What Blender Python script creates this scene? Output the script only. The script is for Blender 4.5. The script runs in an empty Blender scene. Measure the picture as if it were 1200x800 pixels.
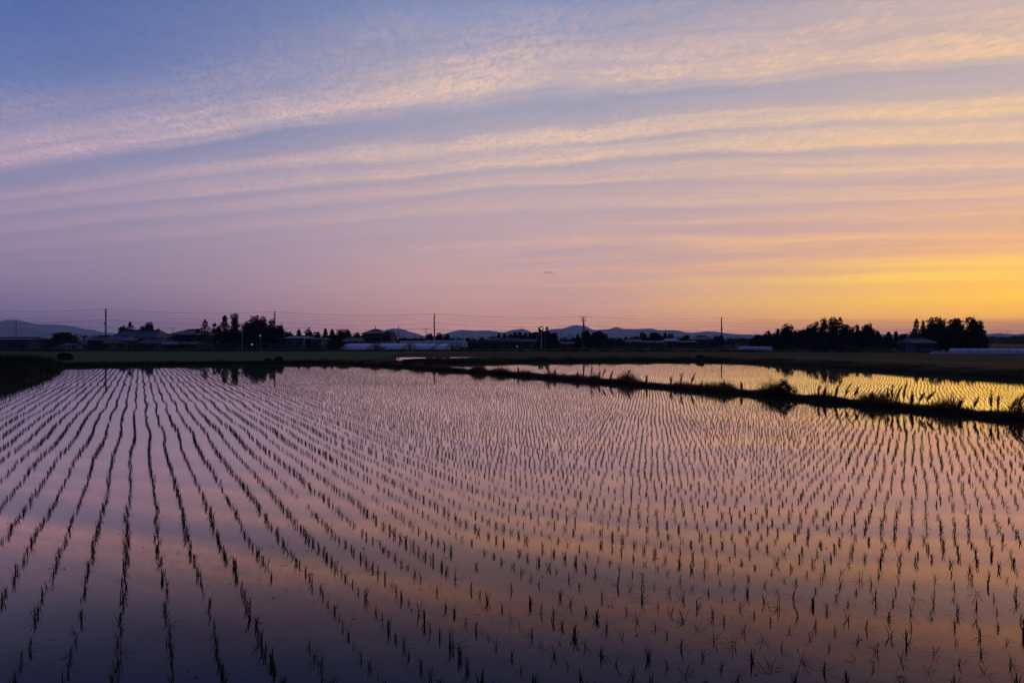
import bpy, math, random
import numpy as np
from mathutils import Vector

C = bpy.context.scene.collection
H = 2.2            # eye height above the water
F = 800.0          # focal length in photo pixels (24 mm lens on 36 mm)
R = math.radians
def gx(px, z): return (px - 600.0) / F * z
def gz(py, z): return H + (400.0 - py) / F * z
def gp(px, py, h=0.0):
    z = (H - h) * F / (py - 400.0)
    return (gx(px, z), z)
def lin(c):
    r = []
    for v in c:
        v = v / 255.0
        r.append(v / 12.92 if v <= .04045 else ((v + .055) / 1.055) ** 2.4)
    return r + [1.0]

# ------------------------------------------------------------------ tags
def tag(o, label=None, cat=None, group=None, kind=None):
    if label: o['label'] = label
    if cat: o['category'] = cat
    if group: o['group'] = group
    if kind: o['kind'] = kind
    return o
def empty(name, loc, label, cat, group=None, rz=0):
    o = bpy.data.objects.new(name, None); C.objects.link(o)
    o.empty_display_size = .5
    o.location = loc; o.rotation_euler = (0, 0, rz)
    return tag(o, label, cat, group)
def link(name, me, mat, parent=None):
    o = bpy.data.objects.new(name, me); C.objects.link(o)
    if mat is not None and not me.materials: me.materials.append(mat)
    if parent is not None: o.parent = parent
    return o

class MB:
    def __init__(s): s.v = []; s.f = []
    def add(s, vs, fs):
        n = len(s.v); s.v += [tuple(p) for p in vs]; s.f += [tuple(i + n for i in f) for f in fs]; return s
    def box(s, x0, x1, y0, y1, z0, z1):
        return s.add([(x0,y0,z0),(x1,y0,z0),(x1,y1,z0),(x0,y1,z0),(x0,y0,z1),(x1,y0,z1),(x1,y1,z1),(x0,y1,z1)],
                     [(0,3,2,1),(4,5,6,7),(0,1,5,4),(1,2,6,5),(2,3,7,6),(3,0,4,7)])
    def tube(s, pts, rads, n=8, caps=True):
        pts = [Vector(p) for p in pts]; rings = []
        if not hasattr(rads, '__len__'): rads = [rads] * len(pts)
        for i, p in enumerate(pts):
            d = (pts[min(i+1, len(pts)-1)] - pts[max(i-1, 0)]).normalized()
            a = Vector((0,0,1)) if abs(d.z) < .9 else Vector((1,0,0))
            u = d.cross(a).normalized(); w = d.cross(u)
            rings.append([p + rads[i] * (math.cos(2*math.pi*k/n) * u + math.sin(2*math.pi*k/n) * w) for k in range(n)])
        vs = [q for r in rings for q in r]; fs = []
        for i in range(len(pts) - 1):
            for k in range(n):
                fs.append((i*n+k, i*n+(k+1)%n, (i+1)*n+(k+1)%n, (i+1)*n+k))
        if caps: fs += [tuple(range(n-1, -1, -1)), tuple((len(pts)-1)*n + k for k in range(n))]
        return s.add(vs, fs)
    def build(s, name, mat, parent=None, smooth=False):
        me = bpy.data.meshes.new(name); me.from_pydata(s.v, [], s.f); me.update()
        if smooth: me.shade_smooth()
        return link(name, me, mat, parent)

def tri_mesh(name, v, t):
    me = bpy.data.meshes.new(name)
    n, m = len(v), len(t)
    me.vertices.add(n); me.vertices.foreach_set('co', np.ascontiguousarray(v, np.float32).ravel())
    me.loops.add(m*3); me.loops.foreach_set('vertex_index', np.ascontiguousarray(t, np.int32).ravel())
    me.polygons.add(m); me.polygons.foreach_set('loop_start', np.arange(0, m*3, 3, dtype=np.int32))
    me.update(calc_edges=True); me.validate()
    return me

# ------------------------------------------------------------------ materials
def mat(name, col, rough=.8, var=.35, scale=3.0, spec=.2, metal=0., bump=0., bscale=None, trans=0.):
    m = bpy.data.materials.new(name); m.use_nodes = True
    nt = m.node_tree; n = nt.nodes; b = n['Principled BSDF']; L = nt.links.new
    b.inputs['Roughness'].default_value = rough; b.inputs['Metallic'].default_value = metal
    b.inputs['Specular IOR Level'].default_value = spec
    tc = n.new('ShaderNodeTexCoord'); no = n.new('ShaderNodeTexNoise')
    no.inputs['Scale'].default_value = scale; no.inputs['Detail'].default_value = 5
    L(tc.outputs['Object'], no.inputs['Vector'])
    r = n.new('ShaderNodeValToRGB')
    r.color_ramp.elements[0].position = .3; r.color_ramp.elements[1].position = .7
    r.color_ramp.elements[0].color = [c*(1-var) for c in col] + [1]
    r.color_ramp.elements[1].color = [min(1, c*(1+var)) for c in col] + [1]
    L(no.outputs['Fac'], r.inputs[0]); L(r.outputs[0], b.inputs['Base Color'])
    if bump:
        bp = n.new('ShaderNodeBump'); bp.inputs['Strength'].default_value = bump
        n2 = n.new('ShaderNodeTexNoise'); n2.inputs['Scale'].default_value = bscale or scale*4; n2.inputs['Detail'].default_value = 4
        L(tc.outputs['Object'], n2.inputs['Vector']); L(n2.outputs['Fac'], bp.inputs['Height']); L(bp.outputs[0], b.inputs['Normal'])
    if trans:
        t = n.new('ShaderNodeBsdfTranslucent'); mx = n.new('ShaderNodeMixShader'); mx.inputs[0].default_value = trans
        L(r.outputs[0], t.inputs[0]); L(b.outputs[0], mx.inputs[1]); L(t.outputs[0], mx.inputs[2])
        L(mx.outputs[0], n['Material Output'].inputs[0])
    return m
M = {}
M['soil'] = mat('soil', (.035,.028,.02), .95, .4, .8, bump=.4)
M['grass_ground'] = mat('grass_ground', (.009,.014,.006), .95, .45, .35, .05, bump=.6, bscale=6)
M['field_green'] = mat('field_green', (.030,.060,.012), .95, .25, .08, .05, bump=.5, bscale=9)
M['dike'] = mat('dike_soil', (.013,.012,.009), .95, .4, 2.5, .05, bump=.8, bscale=9)
M['gravel'] = mat('gravel_path', (.14,.125,.10), .95, .3, 1.2, .1, bump=.5, bscale=14)
M['asphalt'] = mat('asphalt', (.05,.05,.052), .9, .2, 2)
M['rice'] = mat('rice_leaf', (.036,.058,.017), .65, .35, 6, .15, trans=.25)
M['weed'] = mat('weed_leaf', (.022,.022,.010), .8, .4, 6, .1, trans=.12)
M['drygrass'] = mat('grass_blade', (.022,.027,.011), .85, .45, 1.5, .08, trans=.1)
M['crown_a'] = mat('broadleaf_leaves', (.022,.030,.013), .85, .5, .35, .05)
M['crown_b'] = mat('conifer_needles', (.018,.030,.016), .85, .45, .4, .05)
M['crown_c'] = mat('reddish_leaves', (.05,.028,.016), .85, .45, .4, .05)
M['bark'] = mat('bark', (.05,.038,.028), .95, .4, 2)
M['concrete'] = mat('concrete', (.24,.23,.22), .9, .2, 2)
M['palepole'] = mat('galvanised_steel', (.42,.43,.45), .6, .12, 3, .4)
M['rust'] = mat('rusty_pole', (.20,.10,.05), .8, .25, 2)
M['dark_metal'] = mat('dark_metal', (.05,.05,.055), .6, .2, 3)
M['insulator'] = mat('insulator', (.12,.1,.1), .4, .1, 3)
M['wire'] = mat('wire', (.03,.03,.035), .7, .1, 3)
M['roof_dark'] = mat('dark_roof_tiles', (.020,.023,.034), .6, .25, 1.2, .3, bump=.4, bscale=7)
M['roof_blue'] = mat('blue_sheet_roof', (.045,.10,.20), .55, .15, .6, .3)
M['roof_grey'] = mat('grey_roof_tiles', (.08,.085,.10), .7, .2, 1.2, .3)
M['wall_pale'] = mat('pale_plaster', (.15,.155,.17), .9, .15, .8)
M['wall_brown'] = mat('brown_boards', (.06,.047,.038), .9, .25, .8)
M['wall_blue'] = mat('blue_tin_wall', (.045,.10,.19), .7, .12, .8)
M['wall_teal'] = mat('teal_tin_wall', (.05,.10,.13), .7, .12, .8)
M['trim'] = mat('trim', (.25,.23,.2), .8, .1, 2)
M['film'] = mat('white_film', (.58,.58,.62), .45, .08, .5, .4)
M['film_dim'] = mat('weathered_film', (.28,.31,.37), .6, .15, .5, .3)
M['door'] = mat('door_panel', (.09,.07,.06), .7, .2, 2)
M['mtn'] = mat('haze_tinted_forest', (.058,.085,.19), 1, .2, .0012, 0)  # forest colour lightened and blued to paint in distant haze
M['railing'] = mat('dull_steel', (.16,.17,.19), .7, .15, 3, .3)
M['reed'] = mat('reed_head', (.15,.075,.03), .85, .4, 6, .1, trans=.5)
M['straw'] = mat('straw', (.05,.04,.02), .9, .3, 4)
def glassmat():
    m = bpy.data.materials.new('window_glass'); m.use_nodes = True; b = m.node_tree.nodes['Principled BSDF']
    b.inputs['Base Color'].default_value = (.02,.022,.026,1); b.inputs['Roughness'].default_value = .08; return m
M['glass'] = glassmat()
def lampmat(name, col, s):
    m = bpy.data.materials.new(name); m.use_nodes = True; b = m.node_tree.nodes['Principled BSDF']
    b.inputs['Emission Color'].default_value = col; b.inputs['Emission Strength'].default_value = s; return m
M['lamp'] = lampmat('lit_lamp', (1,.97,.9,1), 3)
M['lamp_dim'] = lampmat('dim_lit_lamp', (1,.93,.8,1), .9)
def watermat():
    m = bpy.data.materials.new('paddy_water'); m.use_nodes = True; nt = m.node_tree; n = nt.nodes; L = nt.links.new
    b = n['Principled BSDF']; b.inputs['Base Color'].default_value = (.020,.017,.013,1)
    b.inputs['Roughness'].default_value = .012; b.inputs['IOR'].default_value = 1.333
    tc = n.new('ShaderNodeTexCoord'); mp = n.new('ShaderNodeMapping'); mp.inputs['Scale'].default_value = (.6,.22,1)
    mp.inputs['Rotation'].default_value = (0,0,.3)
    no = n.new('ShaderNodeTexNoise'); no.inputs['Scale'].default_value = 1.3; no.inputs['Detail'].default_value = 3
    n2 = n.new('ShaderNodeTexNoise'); n2.inputs['Scale'].default_value = 26; n2.inputs['Detail'].default_value = 2
    ad = n.new('ShaderNodeMath'); ad.operation = 'MULTIPLY_ADD'; ad.inputs[1].default_value = .06
    bp = n.new('ShaderNodeBump'); bp.inputs['Strength'].default_value = 1; bp.inputs['Distance'].default_value = .0016
    L(tc.outputs['Object'], mp.inputs[0]); L(mp.outputs[0], no.inputs['Vector']); L(tc.outputs['Object'], n2.inputs['Vector'])
    L(n2.outputs['Fac'], ad.inputs[0]); L(no.outputs['Fac'], ad.inputs[2]); L(ad.outputs[0], bp.inputs['Height']); pass
    # mud bottom seen faintly through the water
    n3 = n.new('ShaderNodeTexNoise'); n3.inputs['Scale'].default_value = 1.7; n3.inputs['Detail'].default_value = 6
    r = n.new('ShaderNodeValToRGB'); r.color_ramp.elements[0].color = (.007,.005,.004,1); r.color_ramp.elements[1].color = (.015,.011,.008,1)
    L(tc.outputs['Object'], n3.inputs['Vector']); L(n3.outputs['Fac'], r.inputs[0])
    df = n.new('ShaderNodeBsdfDiffuse'); L(r.outputs[0], df.inputs[0])
    gl = n.new('ShaderNodeBsdfGlossy'); gl.inputs['Roughness'].default_value = .012; gl.inputs['Color'].default_value = (1,1,1,1)
    L(bp.outputs[0], gl.inputs['Normal'])
    fr = n.new('ShaderNodeFresnel'); fr.inputs[0].default_value = 1.333
    cv = n.new('ShaderNodeValToRGB')   # reflectance against Fresnel: warm reflected light painted into the gloss colour at steeper views
    st = [(0,(0,0,0)),(.09,(.066,.060,.078)),(.12,(.150,.103,.102)),(.17,(.35,.230,.19)),(.26,(.55,.40,.38)),(.40,(.71,.60,.61)),(.6,(.82,.78,.80)),(1,(1,1,1))]
    while len(cv.color_ramp.elements) < len(st): cv.color_ramp.elements.new(.5)
    for e, (p_, c_) in zip(cv.color_ramp.elements, st): e.position = p_
    for e, (p_, c_) in zip(cv.color_ramp.elements, st): e.color = (*c_, 1)
    L(fr.outputs[0], cv.inputs[0]); L(cv.outputs[0], gl.inputs['Color'])
    ax = n.new('ShaderNodeAddShader'); L(df.outputs[0], ax.inputs[0]); L(gl.outputs[0], ax.inputs[1])
    L(ax.outputs[0], n['Material Output'].inputs[0])
    pn = n.new('ShaderNodeTexNoise'); pn.inputs['Scale'].default_value = .16; pn.inputs['Detail'].default_value = 3
    pr = n.new('ShaderNodeMapRange'); pr.inputs['From Min'].default_value = .42; pr.inputs['From Max'].default_value = .66
    pr.inputs['To Min'].default_value = .5; pr.inputs['To Max'].default_value = 1.6
    L(tc.outputs['Object'], pn.inputs['Vector']); L(pn.outputs['Fac'], pr.inputs['Value'])
    pm = n.new('ShaderNodeMath'); pm.operation = 'MULTIPLY'; pm.inputs[1].default_value = .0016
    L(pr.outputs[0], pm.inputs[0]); L(pm.outputs[0], bp.inputs['Distance'])
    return m
M['water'] = watermat()

# ------------------------------------------------------------------ camera
cam = bpy.data.objects.new('camera', bpy.data.cameras.new('camera')); C.objects.link(cam)
cam.data.sensor_width = 36; cam.data.lens = 24; cam.data.clip_start = .1; cam.data.clip_end = 60000
cam.location = (0, 0, H); cam.rotation_euler = (R(90), 0, 0)
bpy.context.scene.camera = cam

# ------------------------------------------------------------------ sky
SUN_EL, SUN_AZ = 1.6, 44.0
def make_world():
    w = bpy.data.worlds.new('World'); bpy.context.scene.world = w; w.use_nodes = True
    nt = w.node_tree; nd = nt.nodes; L = nt.links.new; nd.clear()
    class N:
        def __init__(s, k): s.k = k
        def __add__(a, b): return mth('ADD', a, b)
        def __radd__(a, b): return mth('ADD', b, a)
        def __sub__(a, b): return mth('SUBTRACT', a, b)
        def __rsub__(a, b): return mth('SUBTRACT', b, a)
        def __mul__(a, b): return mth('MULTIPLY', a, b)
        def __rmul__(a, b): return mth('MULTIPLY', b, a)
        def __truediv__(a, b): return mth('DIVIDE', a, b)
        def __rtruediv__(a, b): return mth('DIVIDE', b, a)
    def put(v, sock):
        if isinstance(v, N): L(v.k, sock)
        else: sock.default_value = v
    def mth(op, *a, clamp=False):
        n = nd.new('ShaderNodeMath'); n.operation = op; n.use_clamp = clamp
        for i, v in enumerate(a): put(v, n.inputs[i])
        return N(n.outputs[0])
    def sstep(v, a, b, lo=0., hi=1.):
        n = nd.new('ShaderNodeMapRange'); n.interpolation_type = 'SMOOTHSTEP'; put(v, n.inputs['Value'])
        n.inputs['From Min'].default_value = a; n.inputs['From Max'].default_value = b
        n.inputs['To Min'].default_value = lo; n.inputs['To Max'].default_value = hi
        return N(n.outputs[0])
    def vec(x, y, z=0.):
        n = nd.new('ShaderNodeCombineXYZ'); put(x, n.inputs[0]); put(y, n.inputs[1]); put(z, n.inputs[2]); return N(n.outputs[0])
    def noise(v, sc, det=2., rough=.5, dist=0.):
        n = nd.new('ShaderNodeTexNoise'); put(v, n.inputs['Vector']); n.inputs['Scale'].default_value = sc
        n.inputs['Detail'].default_value = det; n.inputs['Roughness'].default_value = rough; n.inputs['Distortion'].default_value = dist
        return N(n.outputs['Fac'])
    def ramp(v, stops, mode='LINEAR'):
        n = nd.new('ShaderNodeValToRGB'); put(v, n.inputs[0]); cr = n.color_ramp; cr.interpolation = mode
        while len(cr.elements) < len(stops): cr.elements.new(.5)
        for e, (p, c) in zip(cr.elements, stops):
            e.position = p
        for e, (p, c) in zip(cr.elements, stops):
            e.color = c if hasattr(c, '__len__') else (c, c, c, 1)
        return N(n.outputs[0])
    def mix(f, a, b, blend='MIX'):
        n = nd.new('ShaderNodeMix'); n.data_type = 'RGBA'; n.blend_type = blend
        put(f, n.inputs[0]); put(a, n.inputs[6]); put(b, n.inputs[7]); return N(n.outputs[2])
    tc = nd.new('ShaderNodeTexCoord'); sp = nd.new('ShaderNodeSeparateXYZ'); L(tc.outputs['Generated'], sp.inputs[0])
    x, y, z0 = (N(sp.outputs[i]) for i in range(3))
    z = mth('MAXIMUM', z0, .004)
    hyp = mth('MAXIMUM', mth('SQRT', x*x + y*y), .001)
    s = z / hyp
    a = x / hyp
    front = sstep(y, -.5, .2)
    aL = sstep(a, -.66, .02); aR = sstep(a, .0, .66)
    def col3(Ls, Cs, Rs):
        def cv(st): return ramp(s * (1/.6), [(p/.6, lin(c)) for p, c in st])
        return mix(aR, mix(aL, cv(Ls), cv(Cs)), cv(Rs))
    base = col3(
        [(0,(102,103,150)),(.03,(113,110,151)),(.08,(134,124,158)),(.15,(140,133,166)),(.22,(130,133,170)),(.30,(100,119,171)),(.38,(86,108,167)),(.6,(60,82,145))],
        [(0,(176,138,150)),(.03,(184,145,155)),(.09,(188,155,163)),(.17,(178,157,170)),(.25,(168,156,173)),(.33,(156,154,177)),(.48,(128,142,182)),(.6,(88,106,160))],
        [(0,(170,128,142)),(.013,(186,138,140)),(.028,(232,172,120)),(.052,(248,194,104)),(.078,(240,188,112)),(.11,(222,170,138)),(.19,(200,168,165)),(.29,(184,168,173)),(.42,(180,168,178)),(.6,(112,118,150))])
    cloud = col3(
        [(0,(150,120,150)),(.08,(174,138,160)),(.16,(198,160,178)),(.24,(206,172,186)),(.4,(158,160,190)),(.6,(110,125,170))],
        [(0,(205,150,145)),(.09,(222,168,148)),(.17,(230,184,164)),(.28,(236,200,174)),(.45,(222,190,178)),(.6,(140,145,175))],
        [(0,(200,148,140)),(.04,(250,188,108)),(.08,(255,214,100)),(.12,(248,192,124)),(.2,(246,198,148)),(.3,(244,202,152)),(.42,(232,190,162)),(.6,(150,145,168))])
    u = x / z; v = y / z
    m = mth('MAXIMUM', mth('ABSOLUTE', u + 2.6 * v), .5)
    q0 = mth('LOGARITHM', m, 2.0)
    q1 = q0 - .27 * mth('MAXIMUM', a, 0.)
    n1 = noise(vec(a * 1.6, q1 * 1.1), 1.6, 3)
    n1b = noise(vec(a * 5., q1 * 6.), 1.3, 3)
    q = q1 + .26 * (n1 - .5) + .09 * (n1b - .5)
    band = ramp((q - 1.5) * (1/4.), [((p-1.5)/4., d) for p, d in [
        (1.9,0.),(2.25,.05),(2.5,.34),(2.68,.72),(2.79,1.),(2.85,.42),(2.92,.05),(3.02,.22),(3.08,.75),(3.14,.95),(3.19,.35),
        (3.25,.72),(3.30,.85),(3.36,.15),(3.45,.55),(3.50,.65),(3.56,.12),(3.66,.42),(3.74,.6),(3.82,.08),(3.95,.38),(4.04,.08),(4.25,.5),(4.4,.12),(4.62,.48),(4.8,.05),(4.95,.35),(5.2,.1),(5.45,.2)]], 'EASE')
    # fade bands away from where they stand: low ones vanish to the dim side, the upper field widens to the bright side
    streak = noise(vec(a * 1.3, q * 9.), 2.2, 5, .6)
    ripple = noise(vec(u + v * .35, v * .48 - u * .12), 26., 3., .55, .8)
    ripple2 = noise(vec(u + v * .25, v * .45), 58., 2, .5, .5)
    clump = noise(vec(u * .5 + v * .12, v * .22), 6., 3, .55, .6)
    near = sstep(s, .07, .22)
    high = sstep(q, 2.95, 2.55)
    upR = sstep(a, -.15, .5) * high * sstep(q, 1.9, 2.4)
    lowfade = mth('MAXIMUM', sstep(q, 4.6, 3.3), sstep(a, -.45, .3))
    midfade = mth('MAXIMUM', sstep(q, 3.0, 2.9), sstep(a, -.75, .1, .45, 1.))
    d = band * lowfade * midfade * (.52 + 1.15 * (streak - .25))
    d = mth('MAXIMUM', d, upR * (.05 + 1.25 * (streak - .28)))
    rip = sstep(clump, .30, .68, .5, 1.08) * near
    d = d * sstep(clump, .25, .7, .84, 1.14)
    d = d + rip * (ripple - .5) * (.18 + 1.4 * d) + rip * (ripple2 - .5) * (.10 + 1.3 * d)
    blaze = mth('EXPONENT', -1. * ((a-.50)*(a-.50)*(1/.12**2) + (s-.0825)*(s-.0825)*(1/.0095**2) + 3.*(streak-.5)))
    d = d + .75 * blaze
    veil = noise(vec(a * 2., s * 9.), 1.5, 4, .6)
    d = d + .14 * (veil - .45)
    st2 = noise(vec(a * 1.1, q1 * 2.6), 2.3, 4, .6, .5)
    d = d + sstep(q, 3.7, 4.3) * sstep(a, -.5, .4) * 2.9 * (st2 - .5)
    d = mth('MULTIPLY', mth('MAXIMUM', d, 0.), .82)
    d = mth('MINIMUM', d, .92) * front
    col = mix(d, base, cloud)
    # grey undersides just above each bright edge
    grey = mth('MULTIPLY', sstep(streak, .55, .3), sstep(a, -.2, .5) * .10)
    col = mix(grey, col, [c for c in lin((120,112,140))])
    # one tiny dark cloud scrap low in the sky
    ca, cs = math.sin(math.atan((643-600)/F)), (400-319.5)/F
    dd = (a-ca)*(a-ca)*(1/(.010**2)) + (s-cs)*(s-cs)*(1/(.0022**2)) + 1.6*(noise(vec(a*90., s*260.), 2.) - .5)
    col = mix(sstep(dd, 1.0, .1) * .5, col, lin((120,100,125)))
    # behind the viewer and overhead: dimmer dusk blue
    col = mix(front, lin((56,70,124)), col)
    col = mix(sstep(s, .62, 1.6), col, lin((52,68,124)))
    # the sky stands behind the haze box: what reaches the eye is sky * T + scattered light
    Lh = mth('MINIMUM', 328. / mth('MAXIMUM', s, .01), 11000.)
    T = mth('EXPONENT', Lh * (-HAZE))
    inv = 1. / T
    sep = nd.new('ShaderNodeSeparateColor'); L(col.k, sep.inputs[0]); cmb = nd.new('ShaderNodeCombineColor')
    for i_, ls in enumerate((.095, .115, .225)):
        put(mth('MAXIMUM', (N(sep.outputs[i_]) - (1. - T) * ls) * inv, .01), cmb.inputs[i_])
    col = N(cmb.outputs[0])
    sky = nd.new('ShaderNodeTexSky'); sky.sky_type = 'NISHITA'; sky.sun_disc = False
    sky.sun_elevation = R(SUN_EL); sky.sun_rotation = R(SUN_AZ)
    b1 = nd.new('ShaderNodeBackground'); L(sky.outputs[0], b1.inputs[0]); b1.inputs[1].default_value = NISH
    b2 = nd.new('ShaderNodeBackground'); L(col.k, b2.inputs[0]); b2.inputs[1].default_value = SKYS
    ad = nd.new('ShaderNodeAddShader'); out = nd.new('ShaderNodeOutputWorld')
    L(b1.outputs[0], ad.inputs[0]); L(b2.outputs[0], ad.inputs[1]); L(ad.outputs[0], out.inputs[0])
    w.cycles.sampling_method = 'MANUAL'; w.cycles.sample_map_resolution = 512
NISH, SKYS = .012, 1.03
HAZE = 1.3e-4
make_world()
sun = bpy.data.objects.new('sun', bpy.data.lights.new('sun', 'SUN')); C.objects.link(sun)
sun.data.energy = .06; sun.data.angle = R(.5); sun.data.color = (1,.72,.45)
sd = Vector((math.sin(R(SUN_AZ))*math.cos(R(SUN_EL)), math.cos(R(SUN_AZ))*math.cos(R(SUN_EL)), math.sin(R(SUN_EL))))
sun.rotation_euler = sd.to_track_quat('Z', 'Y').to_euler(); sun.location = (60, 60, 40)

# ------------------------------------------------------------------ ground, water, banks
def sheet(name, poly, h, m, kind='structure', skirt=None):
    mb = MB(); n = len(poly)
    mb.add([(x, y, h) for x, y in poly], [tuple(range(n))])
    return tag(mb.build(name, M[m]), kind=kind)
def noisy(pts, n, amp, seed):
    """resample a polyline and roughen it"""
    rr = random.Random(seed); out = []
    for (a, b) in zip(pts[:-1], pts[1:]):
        for k in range(n):
            t = k / n; out.append((a[0] + (b[0]-a[0])*t + rr.uniform(-amp, amp), a[1] + (b[1]-a[1])*t + rr.uniform(-amp, amp)))
    out.append(pts[-1]); return out
def ribbon(mb, line, prof, seed=0, hj=.0):
    """sweep a cross profile [(offset, height)] along a ground line; offset is to the line's right-hand normal"""
    rr = random.Random(seed); n = len(line); k = len(prof); vs = []
    for i, p in enumerate(line):
        a = Vector(line[max(0, i-9)]); b = Vector(line[min(n-1, i+9)]); d = (b - a).normalized(); nn = Vector((d.y, -d.x))
        j = rr.uniform(-1, 1) * hj
        for o, h in prof:
            vs.append((p[0] + nn.x*o, p[1] + nn.y*o, h + (j if h > .05 else 0)))
    fs = [(i*k+q, i*k+q+1, (i+1)*k+q+1, (i+1)*k+q) for i in range(n-1) for q in range(k-1)]
    mb.add(vs, fs)

sheet('ground', [(-10950,-300),(10950,-300),(10950,11050),(-10950,11050)], -.30, 'soil')
# dike between the two paddies runs parallel to the rice rows
dk_near = gp(1200, 494.5)
TH = math.atan(436/800.); dv = Vector((-math.sin(TH), math.cos(TH)))
dk0 = Vector(dk_near) - dv * 26
dk1 = Vector(gp(424, 427.2))
mid = [Vector(dk_near), Vector(gp(1030, 478)), Vector(gp(860, 461.5)), Vector(gp(600, 440)), dk1]
dline = noisy([tuple(dk0)] + [tuple(p) for p in mid] + [(dk1.x - 9, dk1.y + 7)], 14, .05, 3)
mb = MB(); ribbon(mb, dline, [(-.25,-.3),(-.02,.02),(.12,.11),(.35,.15),(.62,.15),(.85,.09),(1.0,.0),(1.2,-.3)], 4, .025)
tag(mb.build('levee_path', M['dike'], smooth=True), kind='structure')

# far edge of the first paddy and the grassy bank on its dim side
farA = [(-62,64.5), gp(70, 429.2), gp(190, 427.6), gp(400, 425.8), tuple(dk1)]
leftb = [(-17.2, 17.0), (-22.2, 25.2), (-24.4, 30.4), (-25.4, 34.6), (-30.4, 44.5), (-38.4, 58.6)]
bank = noisy([(4.0-9, -6.0)] + [(-7.6, 4.0)] + leftb, 8, .10, 8)
mainpoly = [(-7.0,3.0)] + leftb + [gp(190,427.6), gp(400,425.8)] + [tuple(p) for p in mid[::-1]] + [tuple(dk0), (dk0.x, -6), (-5, -6)]
sheet('paddy_water', [(-80,-6),(dk0.x+.5,-6),(dk0.x+.5,dk0.y)] + [(p.x+.45,p.y) for p in mid] + [(dk1.x, 67.5), (-80, 67.5)], 0., 'water')
# second paddy
p2far = [gp(545, 426.0), gp(600, 424.6), gp(700, 423.6), gp(830, 423.0), gp(880, 425.2), gp(940, 428.8), gp(1000, 432.6), gp(1100, 439.0), gp(1200, 445.5), gp(1330, 454.5), (31.5, 18), (33, 2)]
second = [(dk0.x+.8, dk0.y)] + [(p.x+.8, p.y) for p in mid] + p2far[:] + [(33,-6),(dk0.x+.8,-6)]
sheet('second_paddy_water', second, .004, 'water')
# third, farther strip of water
p3 = [gp(462,422.4,.14), gp(520,422.9,.14), gp(585,421.4,.14), gp(600,419.4,.14), gp(540,418.4,.14), gp(465,418.8,.14)]

# banks round the fields
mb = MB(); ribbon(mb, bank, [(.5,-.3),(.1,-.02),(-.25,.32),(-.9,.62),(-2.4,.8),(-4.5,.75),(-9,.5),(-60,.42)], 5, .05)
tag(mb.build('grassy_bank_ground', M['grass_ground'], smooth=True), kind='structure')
fa = noisy([(-75,62.0), (-46,61.5)] + farA[1:] + [(dk1.x+6, 66.5), p2far[0]] , 10, .10, 12)
mb = MB(); ribbon(mb, fa, [(.5,-.3),(.12,-.02),(-.15,.2),(-.6,.3),(-1.6,.28),(-2.4,.12),(-6,.10)], 6, .03)
tag(mb.build('far_paddy_edge', M['dike'], smooth=True), kind='structure')
fb = noisy(p2far, 10, .10, 13)
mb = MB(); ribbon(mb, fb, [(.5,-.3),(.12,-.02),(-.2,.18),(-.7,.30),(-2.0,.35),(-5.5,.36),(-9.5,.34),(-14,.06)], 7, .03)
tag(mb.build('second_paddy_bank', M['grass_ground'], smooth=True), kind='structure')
# green meadow behind the first paddy
sheet('meadow', [(-150,66),(-33,66.5),(-17,70),(-16,84),(-20,120),(10,140),(-10,142),(-260,142),(-200,90)], .12, 'field_green')
sheet('third_paddy_water', p3, .05+.09, 'water')
# land on the bright side, and everything from the farm road to the mountains
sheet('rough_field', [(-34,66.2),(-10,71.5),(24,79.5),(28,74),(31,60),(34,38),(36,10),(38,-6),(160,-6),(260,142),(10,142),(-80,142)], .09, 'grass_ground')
# farm road embankment
rd = noisy([(-420,168),(-200,158),(-90,152),(-20,150),(40,146),(90,128),(140,112),(230,96),(400,80)], 16, .15, 20)
mb = MB(); ribbon(mb, rd, [(9,.03),(5.2,.2),(3.2,.36),(2.6,.40),(-3,.40),(-6,.25),(-14,.06)], 9, .03)
tag(mb.build('road_embankment', M['grass_ground'], smooth=True), kind='structure')
mb = MB(); ribbon(mb, rd, [(2.0,.42),(-2.0,.42)], 9, 0.)
tag(mb.build('farm_road', M['asphalt']), kind='structure')
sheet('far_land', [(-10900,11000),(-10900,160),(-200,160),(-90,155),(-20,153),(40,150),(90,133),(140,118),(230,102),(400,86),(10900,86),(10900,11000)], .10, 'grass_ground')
# pale field paths on the bright side
def path(name, pts, w, h):
    mb = MB(); ribbon(mb, noisy(pts, 12, .04, 31), [(w/2, h), (-w/2, h)])
    tag(mb.build(name, M['gravel']), kind='structure')
path('field_path', [gp(1330,432.5,.38), gp(1200,427.6,.38), gp(1100,424.0,.38), gp(1000,420.8,.38), gp(930,419.0,.38)], .5, .395)
path('field_path.001', [gp(1300,416.5,.18), gp(1150,414.8,.18), gp(1000,413.6,.18), gp(700,413.8,.18)], 1.1, .17)

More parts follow.
